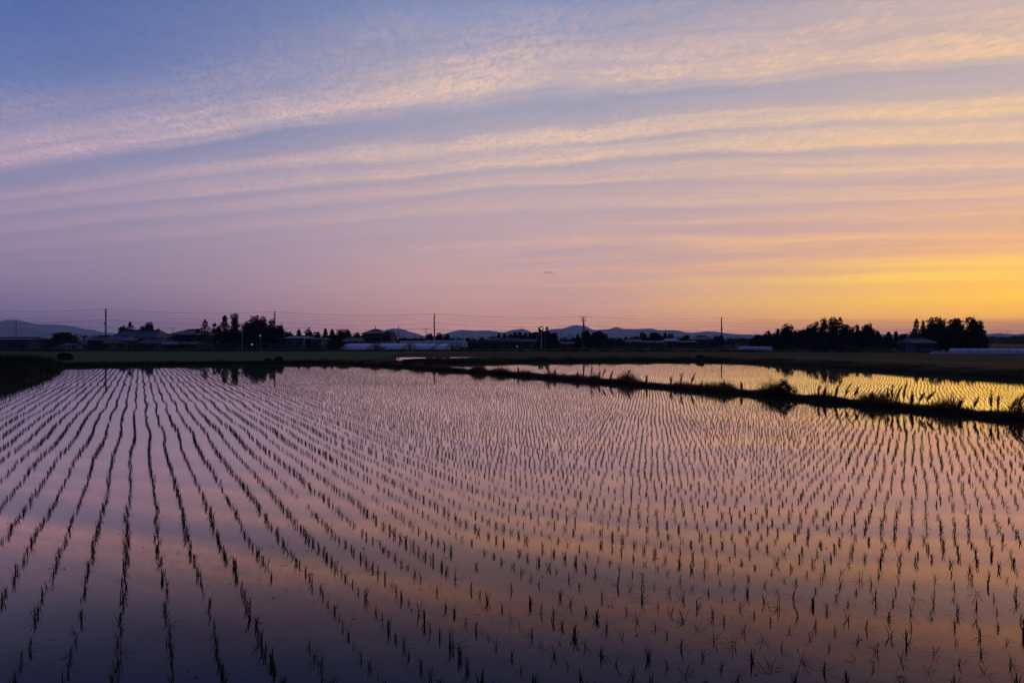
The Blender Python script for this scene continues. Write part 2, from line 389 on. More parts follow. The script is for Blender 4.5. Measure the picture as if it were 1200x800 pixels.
# ------------------------------------------------------------------ mountains
def fbm(x, seed, o=5):
    r = random.Random(seed); v = np.zeros_like(x); a = 1.; f = 1.
    for k in range(o):
        v += a*np.sin(x*f + r.uniform(0, 6.28)) * np.cos(x*f*.61 + r.uniform(0, 6.28)); a *= .55; f *= 2.1
    return v
def ridge(name, prof, D, foot, seed, amp):
    xs = [p[0] for p in prof]; ys = [p[1] for p in prof]
    px = np.linspace(xs[0], xs[-1], 1300)
    top = np.interp(px, xs, ys); k = np.ones(5)/5; top = np.convolve(np.pad(top, 2, mode='edge'), k, 'valid')
    hh = (400 - top) / F * D
    hh = hh + fbm(px*.12, seed) * amp * D/F + fbm(px*.55, seed+3) * amp * .5 * D/F
    rows = [(-foot, 0.), (-foot*.72, .16), (-foot*.5, .34), (-foot*.32, .55), (-foot*.16, .78), (-foot*.06, .93), (0, 1.), (foot*.2, .85), (foot*.6, .3), (foot, 0.)]
    vs = []; n = len(px)
    for j, (o, f) in enumerate(rows):
        for i in range(n):
            X = (px[i] - 600)/F*D
            w = math.sin(px[i]*.31 + j*.9 + seed) * .07 + math.sin(px[i]*.83 - j*1.7) * .05
            ff = f if f in (0., 1.) else max(0, f + w*f)
            vs.append((X, D + o + w*foot*.3*(f < 1), H - 3 + max(0, hh[i])*ff + (3 if f == 1 else 0)))
    fs = [(j*n+i, j*n+i+1, (j+1)*n+i+1, (j+1)*n+i) for j in range(len(rows)-1) for i in range(n-1)]
    me = bpy.data.meshes.new(name); me.from_pydata(vs, [], fs); me.update(); me.shade_smooth()
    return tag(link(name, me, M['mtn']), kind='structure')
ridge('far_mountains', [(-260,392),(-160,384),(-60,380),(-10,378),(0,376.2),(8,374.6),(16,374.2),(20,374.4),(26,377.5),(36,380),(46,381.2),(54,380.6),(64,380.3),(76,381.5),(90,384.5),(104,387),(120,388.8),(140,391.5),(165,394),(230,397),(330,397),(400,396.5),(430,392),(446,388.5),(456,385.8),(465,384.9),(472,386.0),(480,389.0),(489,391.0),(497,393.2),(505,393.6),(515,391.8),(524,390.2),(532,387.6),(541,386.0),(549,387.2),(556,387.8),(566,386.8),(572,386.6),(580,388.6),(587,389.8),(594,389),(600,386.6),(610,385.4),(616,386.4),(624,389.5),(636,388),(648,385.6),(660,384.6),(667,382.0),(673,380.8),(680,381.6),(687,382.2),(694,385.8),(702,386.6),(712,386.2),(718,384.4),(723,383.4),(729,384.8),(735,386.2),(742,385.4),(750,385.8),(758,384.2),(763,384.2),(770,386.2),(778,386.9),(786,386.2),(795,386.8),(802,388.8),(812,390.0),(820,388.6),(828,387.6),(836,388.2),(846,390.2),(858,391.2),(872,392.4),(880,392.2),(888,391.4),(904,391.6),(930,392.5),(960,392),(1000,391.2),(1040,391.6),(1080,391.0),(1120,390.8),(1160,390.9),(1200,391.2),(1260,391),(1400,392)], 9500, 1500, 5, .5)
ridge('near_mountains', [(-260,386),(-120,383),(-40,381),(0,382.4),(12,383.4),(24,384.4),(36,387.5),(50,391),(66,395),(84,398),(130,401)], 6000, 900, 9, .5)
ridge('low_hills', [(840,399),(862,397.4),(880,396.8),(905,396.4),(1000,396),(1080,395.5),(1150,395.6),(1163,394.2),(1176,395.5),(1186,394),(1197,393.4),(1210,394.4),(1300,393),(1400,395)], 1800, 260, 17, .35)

# ------------------------------------------------------------------ haze
mb = MB(); mb.box(-11000, 11000, -400, 11100, -1.3, 330)
hz = mb.build('haze', None); tag(hz, 'thin bluish evening haze over the plain', 'haze', kind='stuff')
hm = bpy.data.materials.new('haze'); hm.use_nodes = True; nt = hm.node_tree; nt.nodes.clear()
pv = nt.nodes.new('ShaderNodeVolumePrincipled'); out = nt.nodes.new('ShaderNodeOutputMaterial'); nt.links.new(pv.outputs[0], out.inputs['Volume'])
pv.inputs['Color'].default_value = (.60,.78,1.0,1); pv.inputs['Density'].default_value = HAZE
hz.data.materials.append(hm)


# ------------------------------------------------------------------ blades (rice, grass)
def blades(base, az, tilt, ln, wd, bend, segs=2, face=None):
    """tapering leaf blades; base (N,3), tilt from vertical; returns verts, tris"""
    N = len(base); dx, dy = np.cos(az), np.sin(az)
    fa = az + math.pi/2 if face is None else face
    sx, sy = np.cos(fa)*wd/2, np.sin(fa)*wd/2
    rows = []; p = base.copy(); t = tilt.copy()
    for k in range(segs + 1):
        rows.append(p.copy())
        st = ln / segs
        p = p + np.stack([dx*np.sin(t)*st, dy*np.sin(t)*st, np.cos(t)*st], 1)
        t = t + bend / segs
    V = []
    for k in range(segs):
        w = 1. if k == 0 else (1 - .35*(k/segs))
        if k == 0: w = .8
        V += [rows[k] - np.stack([sx*w, sy*w, sx*0], 1), rows[k] + np.stack([sx*w, sy*w, sx*0], 1)]
    V.append(rows[segs]); nv = len(V)
    V = np.stack(V, 1).reshape(-1, 3)
    T = []
    for k in range(segs - 1):
        a = 2*k; T += [(a, a+1, a+3), (a, a+3, a+2)]
    T.append((2*segs-2, 2*segs-1, 2*segs))
    T = np.array(T)[None] + (np.arange(N)*nv)[:, None, None]
    return V, T.reshape(-1, 3)
class TB:
    def __init__(s): s.v = []; s.t = []; s.n = 0
    def add(s, V, T): s.v.append(V); s.t.append(T + s.n); s.n += len(V)
    def build(s, name, m, parent=None):
        return link(name, tri_mesh(name, np.concatenate(s.v), np.concatenate(s.t)), m, parent)

def inside(px, py, poly):
    r = np.zeros(len(px), bool); n = len(poly); j = n - 1
    for i in range(n):
        xi, yi = poly[i]; xj, yj = poly[j]
        c = ((yi > py) != (yj > py)) & (px < (xj - xi)*(py - yi)/((yj - yi) or 1e-9) + xi)
        r ^= c; j = i
    return r
rng = np.random.default_rng(7)
cT, sT = math.cos(TH), math.sin(TH)
SP, RS, C0 = .176, .297, .175
def snoise(x, seed):
    r = np.random.default_rng(seed); v = 0*x
    for k in range(4):
        v = v + np.sin(x*r.uniform(.25, 2.6) + r.uniform(0, 6.3)) * r.uniform(.4, 1)
    return v / 2.2
def lattice(imin, imax, lmin, lmax, poly, c0, seed, miss=.05):
    I, K = np.meshgrid(np.arange(imin, imax), np.arange(int(lmin/SP), int(lmax/SP)), indexing='ij')
    I = I.ravel(); K = K.ravel(); r = np.random.default_rng(seed)
    pas = np.floor_divide(I, 8)
    l = K*SP
    ph = (np.sin(pas*12.9898 + seed)*43758.5) % 1.0
    l = l + ph*SP + .05*snoise(l*.35 + pas*3.1, seed + 1) + .5*SP*snoise(I*.05 + l*.02, seed+2)
    wob = .045*snoise(l*.62, seed + 3) + .012*snoise(l*1.9 + pas*2.3, seed + 4) + .012*np.sin(pas*7.7)
    c = c0 + RS*I + wob + r.normal(0, .011, len(I)); l = l + r.normal(0, .013, len(I))
    x = c*cT - l*sT; y = c*sT + l*cT
    keep = inside(x, y, poly) & (r.random(len(I)) > miss)
    keep &= (np.abs(x) < .86*y + 3.5)
    gap = snoise(I*1.7 + l*.45, seed+5) + snoise(l*.8 - I*.9, seed+6)
    keep &= ~((gap > 1.35) & (r.random(len(I)) < .75))
    q = np.clip(.5 + .35*snoise(I*.9 + l*.22, seed+7) + .25*snoise(l*.6 + I*.13, seed+8), 0, 1)
    return I[keep], l[keep], x[keep], y[keep], q[keep], r
edge_pull = lambda poly, d: poly
I1, L1, X1, Y1, Q1, r1 = lattice(-95, 190, -2, 82, mainpoly, C0, 21)
# seedlings keep a hand's breadth off the dike
dl = np.array([[p.x, p.y] for p in [dk0] + mid])
def distline(x, y, pl):
    d = np.full(len(x), 1e9)
    for a, b in zip(pl[:-1], pl[1:]):
        ab = b - a; t = np.clip(((x-a[0])*ab[0] + (y-a[1])*ab[1])/(ab@ab), 0, 1)
        d = np.minimum(d, np.hypot(x-a[0]-t*ab[0], y-a[1]-t*ab[1]))
    return d
k = (distline(X1, Y1, dl) > .35) & (Y1 > .9)
I1, L1, X1, Y1, Q1 = I1[k], L1[k], X1[k], Y1[k], Q1[k]

# the 300 seedlings that show largest: each a thing of its own
pxs = 600 + X1/Y1*F; pys = 400 + H/Y1*F
vis = (pxs > 3) & (pxs < 1197) & (pys < 797)
order = np.argsort(np.where(vis, Y1, 1e9))[:300]
def seedling_mesh(name, r, kind):
    tb = TB()
    nu = {'upright': r.integers(5, 8), 'splayed': r.integers(3, 5), 'sparse': 2, 'bushy': r.integers(8, 11)}[kind]
    nf = {'upright': r.integers(1, 3), 'splayed': r.integers(2, 5), 'sparse': r.integers(1, 3), 'bushy': r.integers(1, 3)}[kind]
    az = r.uniform(0, 6.283, nu); tl = np.abs(r.normal(0, {'upright': .13, 'splayed': .34, 'sparse': .22, 'bushy': .22}[kind], nu)) + .02
    b = np.stack([r.normal(0, .006, nu), r.normal(0, .006, nu), np.full(nu, -.015)], 1)
    V, T = blades(b, az, tl, r.uniform(.075, .12, nu), r.uniform(.0055, .0085, nu), r.uniform(.0, .7, nu), 4); tb.add(V, T)
    if nf:
        az = r.uniform(0, 6.283, nf)
        b = np.stack([r.normal(0, .006, nf), r.normal(0, .006, nf), np.full(nf, .006)], 1)
        V, T = blades(b, az, r.uniform(1.25, 1.5, nf), r.uniform(.06, .12, nf), r.uniform(.004, .006, nf), r.uniform(.02, .12, nf), 3); tb.add(V, T)
    return tri_mesh(name, np.concatenate(tb.v), np.concatenate(tb.t))
KINDS4 = ['upright', 'splayed', 'sparse', 'bushy']
seed_mesh = {kd: [seedling_mesh('rice_seedling', np.random.default_rng(100*i + 7*j), kd) for j in range(5)] for i, kd in enumerate(KINDS4)}
for kd in KINDS4:
    for me in seed_mesh[kd]: me.materials.append(M['rice'])
ORD = ['zeroth','first','second','third','fourth','fifth','sixth','seventh','eighth','ninth','tenth','eleventh','twelfth','thirteenth','fourteenth','fifteenth','sixteenth','seventeenth','eighteenth','nineteenth','twentieth','twenty-first','twenty-second','twenty-third','twenty-fourth','twenty-fifth','twenty-sixth','twenty-seventh','twenty-eighth','twenty-ninth','thirtieth','thirty-first','thirty-second','thirty-third','thirty-fourth','thirty-fifth']
def crossing(i):
    c = C0 + RS*i
    zb = F*H/400.   # ground distance at the bottom edge of the frame
    l = (zb - c*sT)/cT; return 600 + (c*cT - l*sT)/zb*F
rows_all = sorted(set(I1[order]))
bottom = [i for i in rows_all if 0 <= crossing(i) <= 1200]
lrows = [i for i in rows_all if crossing(i) < 0][::-1]; rrows = [i for i in rows_all if crossing(i) > 1200]
def rowname(i):
    if i in bottom: return '%s row from the dark blue corner' % ORD[min(bottom.index(i)+1, 35)]
    if i in lrows: return '%s row above the dark blue corner' % ORD[min(lrows.index(i)+1, 35)]
    return '%s row above the brown corner' % ORD[min(rrows.index(i)+1, 35)]
rank = {}
for i in rows_all:
    js = [j for j in order if I1[j] == i]; js.sort(key=lambda j: L1[j])
    for n_, j in enumerate(js): rank[j] = n_ + 1
rs = random.Random(5)
for j in order:
    q = Q1[j]
    kd = rs.choices(KINDS4, [(.55, .2, .05, .2), (.3, .45, .2, .05)][q < .45])[0]
    if X1[j] > .15*Y1[j] and rs.random() < .65: kd = 'splayed'
    o = bpy.data.objects.new('rice_seedling', rs.choice(seed_mesh[kd])); C.objects.link(o)
    o.location = (X1[j], Y1[j], 0); o.rotation_euler = (0, 0, rs.uniform(0, 6.28)); s_ = rs.uniform(.68, 1.2) * (.78 + .36*q)
    o.scale = (s_, s_, s_)
    tag(o, '%s rice seedling, %s up the %s' % (kd, ORD[min(rank[j], 35)], rowname(I1[j])), 'rice seedling', 'rice seedlings nearest the viewer')
sel = np.zeros(len(X1), bool); sel[order] = True

tb = TB()
def field(x, y, q, r, h0=0., hscale=1.):
    for lo, hi, nb, nf, segs in [(0, 9, 7, 2.4, 3), (9, 20, 7, 1.8, 2), (20, 36, 6, .8, 1), (36, 200, 4, .4, 1)]:
        k = (y >= lo) & (y < hi); n = k.sum()
        if not n: continue
        xx, yy, qq = x[k], y[k], q[k]
        cnt = np.clip(np.round(nb*(.65 + .8*qq) + r.normal(0, .8, n)), 1, nb+3).astype(int)
        idx = np.repeat(np.arange(n), cnt); m = len(idx)
        sc = ((.72 + .5*qq) * r.uniform(.85, 1.12, n))[idx] * hscale
        b = np.stack([xx[idx] + r.normal(0, .008, m), yy[idx] + r.normal(0, .008, m), np.full(m, h0 - .012)], 1)
        tl = np.abs(r.normal(0, .26, m)) + .02
        face = None if segs > 1 else r.normal(0, .5, m)
        wd = r.uniform(.0055, .0085, m) * (1. if hi < 30 else 1.15)
        V, T = blades(b, r.uniform(0, 6.283, m), tl, r.uniform(.075, .115, m)*sc, wd, r.uniform(0, .6, m), segs, face); tb.add(V, T)
        cnt = r.poisson(nf*(1.1 if hi < 21 else 1), n); idx = np.repeat(np.arange(n), cnt); m = len(idx)
        if m:
            b = np.stack([xx[idx], yy[idx], np.full(m, h0 + .005)], 1)
            V, T = blades(b, r.uniform(0, 6.283, m), r.uniform(1.2, 1.5, m), r.uniform(.06, .11, m)*sc[0], r.uniform(.004, .006, m), r.uniform(.02, .1, m), max(1, segs-1)); tb.add(V, T)
rest = ~sel
field(X1[rest], Y1[rest], Q1[rest], r1)
I2, L2, X2, Y2, Q2, r2 = lattice(-60, 170, 6, 90, second, C0 + .11, 55, .02)
dl2 = np.array([[p.x+.8, p.y] for p in [dk0] + mid])
k = (distline(X2, Y2, dl2) > .4)
field(X2[k], Y2[k], Q2[k]*.7, r2, .004, .85)
n3 = 5200
xr = rng.uniform(-22, 4, 2600); yr = rng.uniform(66, 100, 2600); k = inside(xr, yr, p3)
k[260:] = False; field(xr[k], yr[k], np.full(k.sum(), .5), rng, .14)
o = tb.build('rice_field', M['rice']); tag(o, 'long rows of young rice standing in the flooded paddies', 'rice plants', kind='stuff')
print('seedlings', len(X1), len(X2), 'tris', len(o.data.polygons))

# bits of straw and weed floating between the rows
tb = TB(); n = 420
yy = rng.uniform(4.4, 20, n); xx = rng.uniform(-.75, .6, n)*yy
V, T = blades(np.stack([xx, yy, np.full(n, .004)], 1), rng.uniform(0, 6.28, n), np.full(n, 1.52), rng.uniform(.015, .07, n), rng.uniform(.005, .016, n), np.zeros(n), 2); tb.add(V, T)
tag(tb.build('floating_straw', M['straw']), 'small dark bits of straw floating between the rice rows', 'straw', kind='stuff')

# ------------------------------------------------------------------ grass on the banks
def grass(name, label, line, off, hgt, dens, hbase, seed, wd=.008, lean=.25, gate=None, m='drygrass'):
    """grass blades spread across a strip beside a line"""
    r = np.random.default_rng(seed); tb = TB()
    P = np.array([tuple(p) for p in line]); seg = np.hypot(*(P[1:]-P[:-1]).T); tot = seg.sum(); n = int(tot*dens)
    t = np.sort(r.uniform(0, tot, n)); cum = np.concatenate([[0], np.cumsum(seg)]); j = np.clip(np.searchsorted(cum, t) - 1, 0, len(seg)-1)
    f = (t - cum[j])/seg[j]; d = P[np.minimum(j+9, len(P)-1)] - P[np.maximum(j-8, 0)]; d = d/np.hypot(d[:, 0], d[:, 1])[:, None]; nn = np.stack([d[:, 1], -d[:, 0]], 1)
    oo = r.uniform(off[0], off[1], n); p = P[j] + (P[j+1]-P[j])*f[:, None] + nn*oo[:, None]
    hb = np.array([hbase(o) for o in oo])
    cl = np.clip(.55 + .5*snoise(t*1.3, seed) + .42*snoise(t*6.1, seed+1), .10, 1.7)
    ln = r.uniform(hgt[0], hgt[1], n)*cl
    if gate is not None:
        g = snoise(t*.8, seed+9) + .7*snoise(t*3.3, seed+10); kp = g > gate
        t, p, hb, ln = t[kp], p[kp], hb[kp], ln[kp]*np.clip(.35 + (g[kp]-gate)*.9, .35, 1.2); n = len(t)
    V, T = blades(np.stack([p[:, 0], p[:, 1], hb - .03], 1), r.uniform(0, 6.28, n), np.abs(r.normal(0, lean, n)), ln, r.uniform(.6, 1.4, n)*wd, r.uniform(0, .8, n), 2, r.normal(0, .7, n))
    tb.add(V, T); o = tb.build(name, M[m]); tag(o, label, 'grass', kind='stuff')
dkh = lambda o: np.interp(o, [-.02, .12, .35, .62, .85, 1.0], [.02, .11, .15, .15, .09, 0])
grass('levee_grass', 'low ragged grass fringing the dark dike between the paddies', dline, (-.05, 1.0), (.05, .19), 520, dkh, 3, .009, .4)
grass('levee_weeds', 'shaggy clumps of taller weeds and dead stalks along the dike', dline, (.1, .95), (.15, .55), 620, dkh, 45, .014, .45, -.55, 'reed')
grass('levee_weeds', 'leafy dark undergrowth in uneven mounds along the dike', dline, (.15, .9), (.06, .25), 620, dkh, 65, .020, .7, .05, 'weed')
bh = lambda o: np.interp(-o, [-.1, .25, .9, 2.4, 4.5, 9], [0, .3, .6, .78, .75, .5])
grass('tall_bank_grass', 'tall dark rank grass covering the bank beside the dim paddy corner', bank[8:], (-7.5, .12), (.3, .82), 420, bh, 4, .022, .35)
fh = lambda o: np.interp(-o, [-.12, .15, .6, 1.6, 2.4], [0, .2, .3, .28, .12])
grass('far_edge_grass', 'short grass along the far edge of the first paddy', fa, (-2.0, .02), (.06, .26), 200, fh, 5, .018)
sh = lambda o: np.interp(-o, [-.12, .2, .7, 2, 5.5], [0, .18, .30, .35, .36])
grass('far_bank_grass', 'dark rough grass on the bank behind the golden paddy', fb, (-3.2, .02), (.08, .34), 240, sh, 6, .018)
eh = lambda o: np.interp(o, [2.6, 3.2, 5.2, 9], [.40, .36, .2, .05])
grass('embankment_grass', 'weedy dark grass on the farm road embankment slope', rd, (2.3, 7.5), (.1, .5), 130, eh, 7, .05)

# ------------------------------------------------------------------ weeds and bush on the dike
def dikepoint(px, across=.5):
    """ground point on the dike crown seen in direction px"""
    best = None
    for a, b in zip(dline[:-1], dline[1:]):
        for t in (0, .25, .5, .75):
            p = Vector(a).lerp(Vector(b), t)
            if p.y < 1: continue
            e = abs(600 + p.x/p.y*F - px)
            if best is None or e < best[0]: best = (e, p)
    return best[1].x + across*cT, best[1].y + across*sT
def weed(px, h, label, seed, kind='plume', lean=.0, across=.45):
    x, y = dikepoint(px, across); r = np.random.default_rng(seed); h *= 1.22
    t = empty('tall_weed', (x, y, .13), label, 'weed', 'tall weeds on the dike')
    mb = MB(); tb = TB(); ns = {'plume': 4, 'leafy': 8, 'spray': 9, 'stick': 2}[kind]
    hd = TB()
    for i in range(ns):
        az = r.uniform(0, 6.28); tl = r.uniform(.02, .18)*(2.2 if kind == 'spray' else 1)
        hh = h*(1 if i == 0 else r.uniform(.5, .92)); pts = []
        for k_ in range(6):
            f = k_/5; bx = math.cos(az)*tl*f*f*hh + lean*f*f*hh; by = math.sin(az)*tl*f*f*hh
            pts.append((bx + r.normal(0, .004), by, f*hh - .03*(k_ == 0)))
        mb.tube(pts, [.007*(1 - .6*f/5) for f in range(6)], 5)
        n = {'plume': 52, 'leafy': 44, 'spray': 24, 'stick': 14}[kind]
        f = r.uniform(.12 if kind != 'plume' else .45, 1.0, n); P = np.array(pts); ii = np.clip((f*5).astype(int), 0, 4); g = (f*5 - ii)[:, None]
        b = P[ii]*(1-g) + P[np.minimum(ii+1, 5)]*g
        if kind == 'plume':
            L_ = r.uniform(.05, .11, n)*(1.2 - abs(f-.75)); tb.add(*blades(b, r.uniform(0, 6.28, n), r.uniform(.1, .8, n), L_, r.uniform(.011, .022, n), r.uniform(.1, .8, n), 2, r.uniform(0, 6.28, n)))
        else:
            L_ = r.uniform(.06, .15, n)*(1.15 - .5*f); tb.add(*blades(b, r.uniform(0, 6.28, n), r.uniform(.4, 1.3, n), L_, r.uniform(.013, .026, n), r.uniform(.2, .9, n), 2, r.uniform(0, 6.28, n)))
    mb.build('stem', M['weed'], t); tb.build('leaves', M['reed'], t)
for a in [
    (583, .30, 'short clump of weeds where the dike meets the far paddies', 1, 'leafy'),
    (601, .34, 'low bushy weed on the far end of the dike', 2, 'leafy'),
    (634, .52, 'loose spray of weed stems on the far part of the dike', 3, 'spray'),
    (641, .36, 'small weed beside a loose spray on the dike', 4, 'leafy'),
    (671, .34, 'low ragged weed on the middle of the dike', 5, 'leafy'),
    (684, .62, 'tall thin upright weed rising from the dike', 6, 'plume'),
    (694, .50, 'leaning weed next to the first tall thin plume', 7, 'spray', .25),
    (700, .56, 'feathery weed leaning over the pink water', 8, 'plume', .35),
    (706, .44, 'short feathery weed at the end of a leaning clump', 9, 'leafy', .3),
    (721, .42, 'bare little weed stalk standing alone on the dike', 10, 'stick'),
    (727, .50, 'bent seedy weed beside a bare stalk', 11, 'plume', .35),
    (752, .34, 'low dark weed mound on the dike crown', 12, 'leafy'),
    (775, .42, 'wispy weed between the dark mound and the double plume', 13, 'spray'),
    (787, .50, 'double plumed weed on the dike', 14, 'plume', .1),
    (799, .50, 'slanting plume weed ahead of the golden water', 15, 'plume', .4),
    (812, .36, 'tiny seedy weed head after the slanting plume', 16, 'stick', .3),
    (842, .30, 'low weed tuft short of the round bush', 17, 'leafy'),
    (858, .30, 'second low weed tuft next to the round bush', 18, 'leafy'),
    (914, .50, 'spiky stalk poking above the round bush', 19, 'stick', .0),
    (948, .36, 'first feathery weed after the round bush', 20, 'plume', .2),
    (957, .42, 'upright reddish weed just past the round bush', 21, 'leafy', .15),
    (971, .48, 'broad leafy weed clump with dark top', 22, 'leafy', .3),
    (981, .46, 'leaning leafy weed in the broad clump', 23, 'plume', .45),
    (992, .38, 'drooping outer weed of the broad clump', 24, 'plume', .5),
    (1012, .30, 'short weed in the gap between two clumps', 25, 'leafy'),
    (1030, .40, 'slim weed at the start of the second clump', 26, 'plume', .05),
    (1036, .50, 'upright plume in the second clump of weeds', 27, 'plume', .0),
    (1042, .46, 'twin headed plume in the second clump', 28, 'plume', .1),
    (1048, .62, 'tallest needle straight weed of the second clump', 29, 'plume', .08),
    (1058, .38, 'bushy low weed under the tallest plume', 30, 'leafy', .1),
    (1066, .34, 'low leaning weed trailing the second clump', 31, 'plume', .5),
    (1075, .38, 'slanted weed plume pointing away from the second clump', 32, 'plume', .7),
    (1098, .28, 'small faint weed on bare stretch of dike', 33, 'stick', .3),
    (1116, .28, 'small weed tuft on bare stretch of dike', 34, 'leafy', .2),
    (1132, .32, 'slanting wispy weed over golden water', 35, 'plume', .5),
    (1152, .52, 'tall straight weed in the thick end of the dike', 36, 'plume', .02),
    (1161, .40, 'short plume right after the tall straight weed', 37, 'plume', .0),
    (1173, .42, 'strongly slanted double plume near the dike end', 38, 'plume', .6),
    (1180, .46, 'slanted feathery plume beside the last dark plume', 39, 'plume', .5),
    (1193, .46, 'thick dark plume at the frame edge', 40, 'plume', .25),
]: weed(*a)
# round bush
bx, by = dikepoint(911, .35)
t = empty('round_bush', (bx, by, .12), 'dense dark rounded bush sitting on the dike', 'bush')
r = np.random.default_rng(77); tb = TB(); n = 2600
u_ = r.normal(0, 1, (n, 3)); u_ /= np.linalg.norm(u_, axis=1)[:, None]; u_[:, 2] = np.abs(u_[:, 2])
lob = 1 + .18*np.sin(u_[:, 0]*7 + 1) + .12*np.sin(u_[:, 1]*9 + u_[:, 2]*6)
rad = lob*r.uniform(.45, 1, n)**.6
P = np.stack([u_[:, 0]*.50*rad, u_[:, 1]*.42*rad, u_[:, 2]*.50*rad], 1)
tb.add(*blades(P, r.uniform(0, 6.28, n), r.uniform(.1, 1.3, n), r.uniform(.04, .10, n), r.uniform(.014, .03, n), r.uniform(0, .8, n), 2, r.uniform(0, 6.28, n)))
tb.build('leaves', M['weed'], t); mb = MB()
for i in range(7):
    az = i*.9; mb.tube([(0,0,-.03),(math.cos(az)*.16, math.sin(az)*.14, .2),(math.cos(az)*.32, math.sin(az)*.27, .34)], [.012,.008,.004], 6)
mb.build('stems', M['bark'], t)

# ------------------------------------------------------------------ trees
def leafquads(P, size, r, flat=0.):
    n = len(P); a = r.normal(0, 1, (n, 3)); a[:, 2] *= (1-flat); a /= np.linalg.norm(a, axis=1)[:, None]
    b = np.cross(a, r.normal(0, 1, (n, 3))); b /= np.linalg.norm(b, axis=1)[:, None]
    s = size*r.uniform(.55, 1.3, n)[:, None]
    V = np.stack([P - a*s*.5, P + b*s*.42, P + a*s*.6, P - b*s*.38], 1).reshape(-1, 3)
    T = (np.array([[0, 1, 2], [0, 2, 3]])[None] + (np.arange(n)*4)[:, None, None]).reshape(-1, 3)
    return V, T
def tree(name, px, top, hw, z, kind, label, group=None, base=.12, cm=None, px_off=0):
    h = gz(top, z) - base; w = hw/F*z*(1.3 if kind in ('conifer','airy','spire') else 1.27); x = gx(px, z)
    seed = int(px*13 + top*7) % 99991; r = np.random.default_rng(seed)
    t = empty(name, (x, z, base), label, 'tree', group)
    trunk = MB(); tr = max(.1, h*.022); lean = r.normal(0, .02, 2)
    tops = .92*h if kind in ('conifer', 'airy', 'spire') else .7*h
    trunk.tube([(lean[0]*h*f, lean[1]*h*f, f*tops - .1*(f == 0)) for f in (0, .25, .5, .75, 1)], [tr*1.3, tr, tr*.85, tr*.6, tr*.25], 8)
    pts = []
    if kind in ('conifer', 'spire', 'airy'):
        n = int(900*max(1, h/8)*max(1, w/1.6)); z0 = .12*h if kind != 'airy' else .22*h
        tiers = max(6, int(h/1.1)); off = r.uniform(.8, 1.25, tiers+2); ang = r.uniform(0, 6.28, tiers+2)
        f = r.uniform(0, 1, n)**.85; prof = (1 - f)**(.8 if kind != 'spire' else .6)
        ti = (f*tiers).astype(int); fr = f*tiers - ti
        th = r.uniform(0, 6.28, n)
        lob = 1 + .28*np.cos(th*2 + ang[ti]) + .16*np.cos(th*5 + ang[ti]*2)
        rad = w*prof*off[ti]*lob*(1.12 - .45*fr if kind != 'spire' else 1)*np.sqrt(r.uniform(.12, 1, n)) + .12
        if kind == 'airy': k_ = (fr < .62) | (r.random(n) < .25); f, rad, th = f[k_], rad[k_], th[k_]; n = len(f)
        pts = np.stack([np.cos(th)*rad, np.sin(th)*rad, z0 + f*(h - z0) - rad*.12], 1)
        pts[:, 0] += lean[0]*pts[:, 2]
        for i in range(6):
            a_ = r.uniform(0, 6.28); fz = r.uniform(.3, .7); trunk.tube([(0,0,fz*h), (math.cos(a_)*w*.55*(1-fz), math.sin(a_)*w*.55*(1-fz), fz*h + .1)], [tr*.3, tr*.1], 5)
        size = .34
    else:
        nl = {'round': 9, 'broad': 15, 'pads': 7, 'open': 16, 'low': 9}[kind]
        cz0, cz1 = {'round': (.22, .78), 'broad': (.2, .80), 'pads': (.4, .9), 'open': (.22, .84), 'low': (.12, .7)}[kind]
        lobes = []
        for i in range(nl):
            f = (i + .5)/nl; a_ = r.uniform(0, 6.28)
            wf = math.sin(math.pi*min(1, .18 + f*.74))**.6
            rr = w*.50*wf*r.uniform(.5, 1.0); c = np.array([math.cos(a_)*rr, math.sin(a_)*rr, h*(cz0 + (cz1-cz0)*f)])
            s = w*r.uniform(.50, .68)*(1.1 - .3*f)
            if kind == 'pads': sz = (s*1.05, s*.9, s*.38)
            elif kind == 'open': sz = (s*.72, s*.7, s*.6)
            else: sz = (s*1.0, s*.95, s*.85)
            lobes.append((c, sz))
        lobes.append((np.array([r.normal(0, w*.1), 0, h - min(h*.2, w*.5)]), (w*.55, w*.55, min(h*.2, w*.5))))
        if kind in ('round', 'broad', 'low'): lobes.append((np.array([0, 0, h*.5]), (w*.8, w*.8, h*.36)))
        if kind in ('broad', 'low'): lobes.append((np.array([0, 0, h*.26]), (w*.92, w*.9, h*.24)))
        for c, sz in lobes:
            vol = sz[0]*sz[1]*sz[2]; n = int(np.clip(210*max(.3, (sz[0]*sz[2]))**.9, 70, 1000))
            u_ = r.normal(0, 1, (n, 3)); u_ /= np.linalg.norm(u_, axis=1)[:, None]
            rad = r.uniform(.15, 1, n)**.45 * (1 + .2*np.sin(u_[:, 0]*6 + c[0]) + .15*np.sin(u_[:, 2]*8 + c[2]))
            pts.append(c + u_*rad[:, None]*np.array(sz))
            m_ = Vector(c)*.45; m_.z = c[2]*.62
            trunk.tube([(0, 0, c[2]*.42), tuple(m_), tuple(c)], [tr*.6, tr*.36, tr*.15], 5)
        pts = np.concatenate(pts); size = .36
    pts = pts[(pts[:, 2] > .1)]
    size = size*(.75 + .25*z/180)
    V, T = leafquads(pts, size, r)
    me = tri_mesh('crown', V, T); link('crown', me, cm or (M['crown_b'] if kind in ('conifer', 'spire', 'airy') else M['crown_a']), t)
    trunk.build('trunk', M['bark'], t)
G1 = 'trees around the village houses'
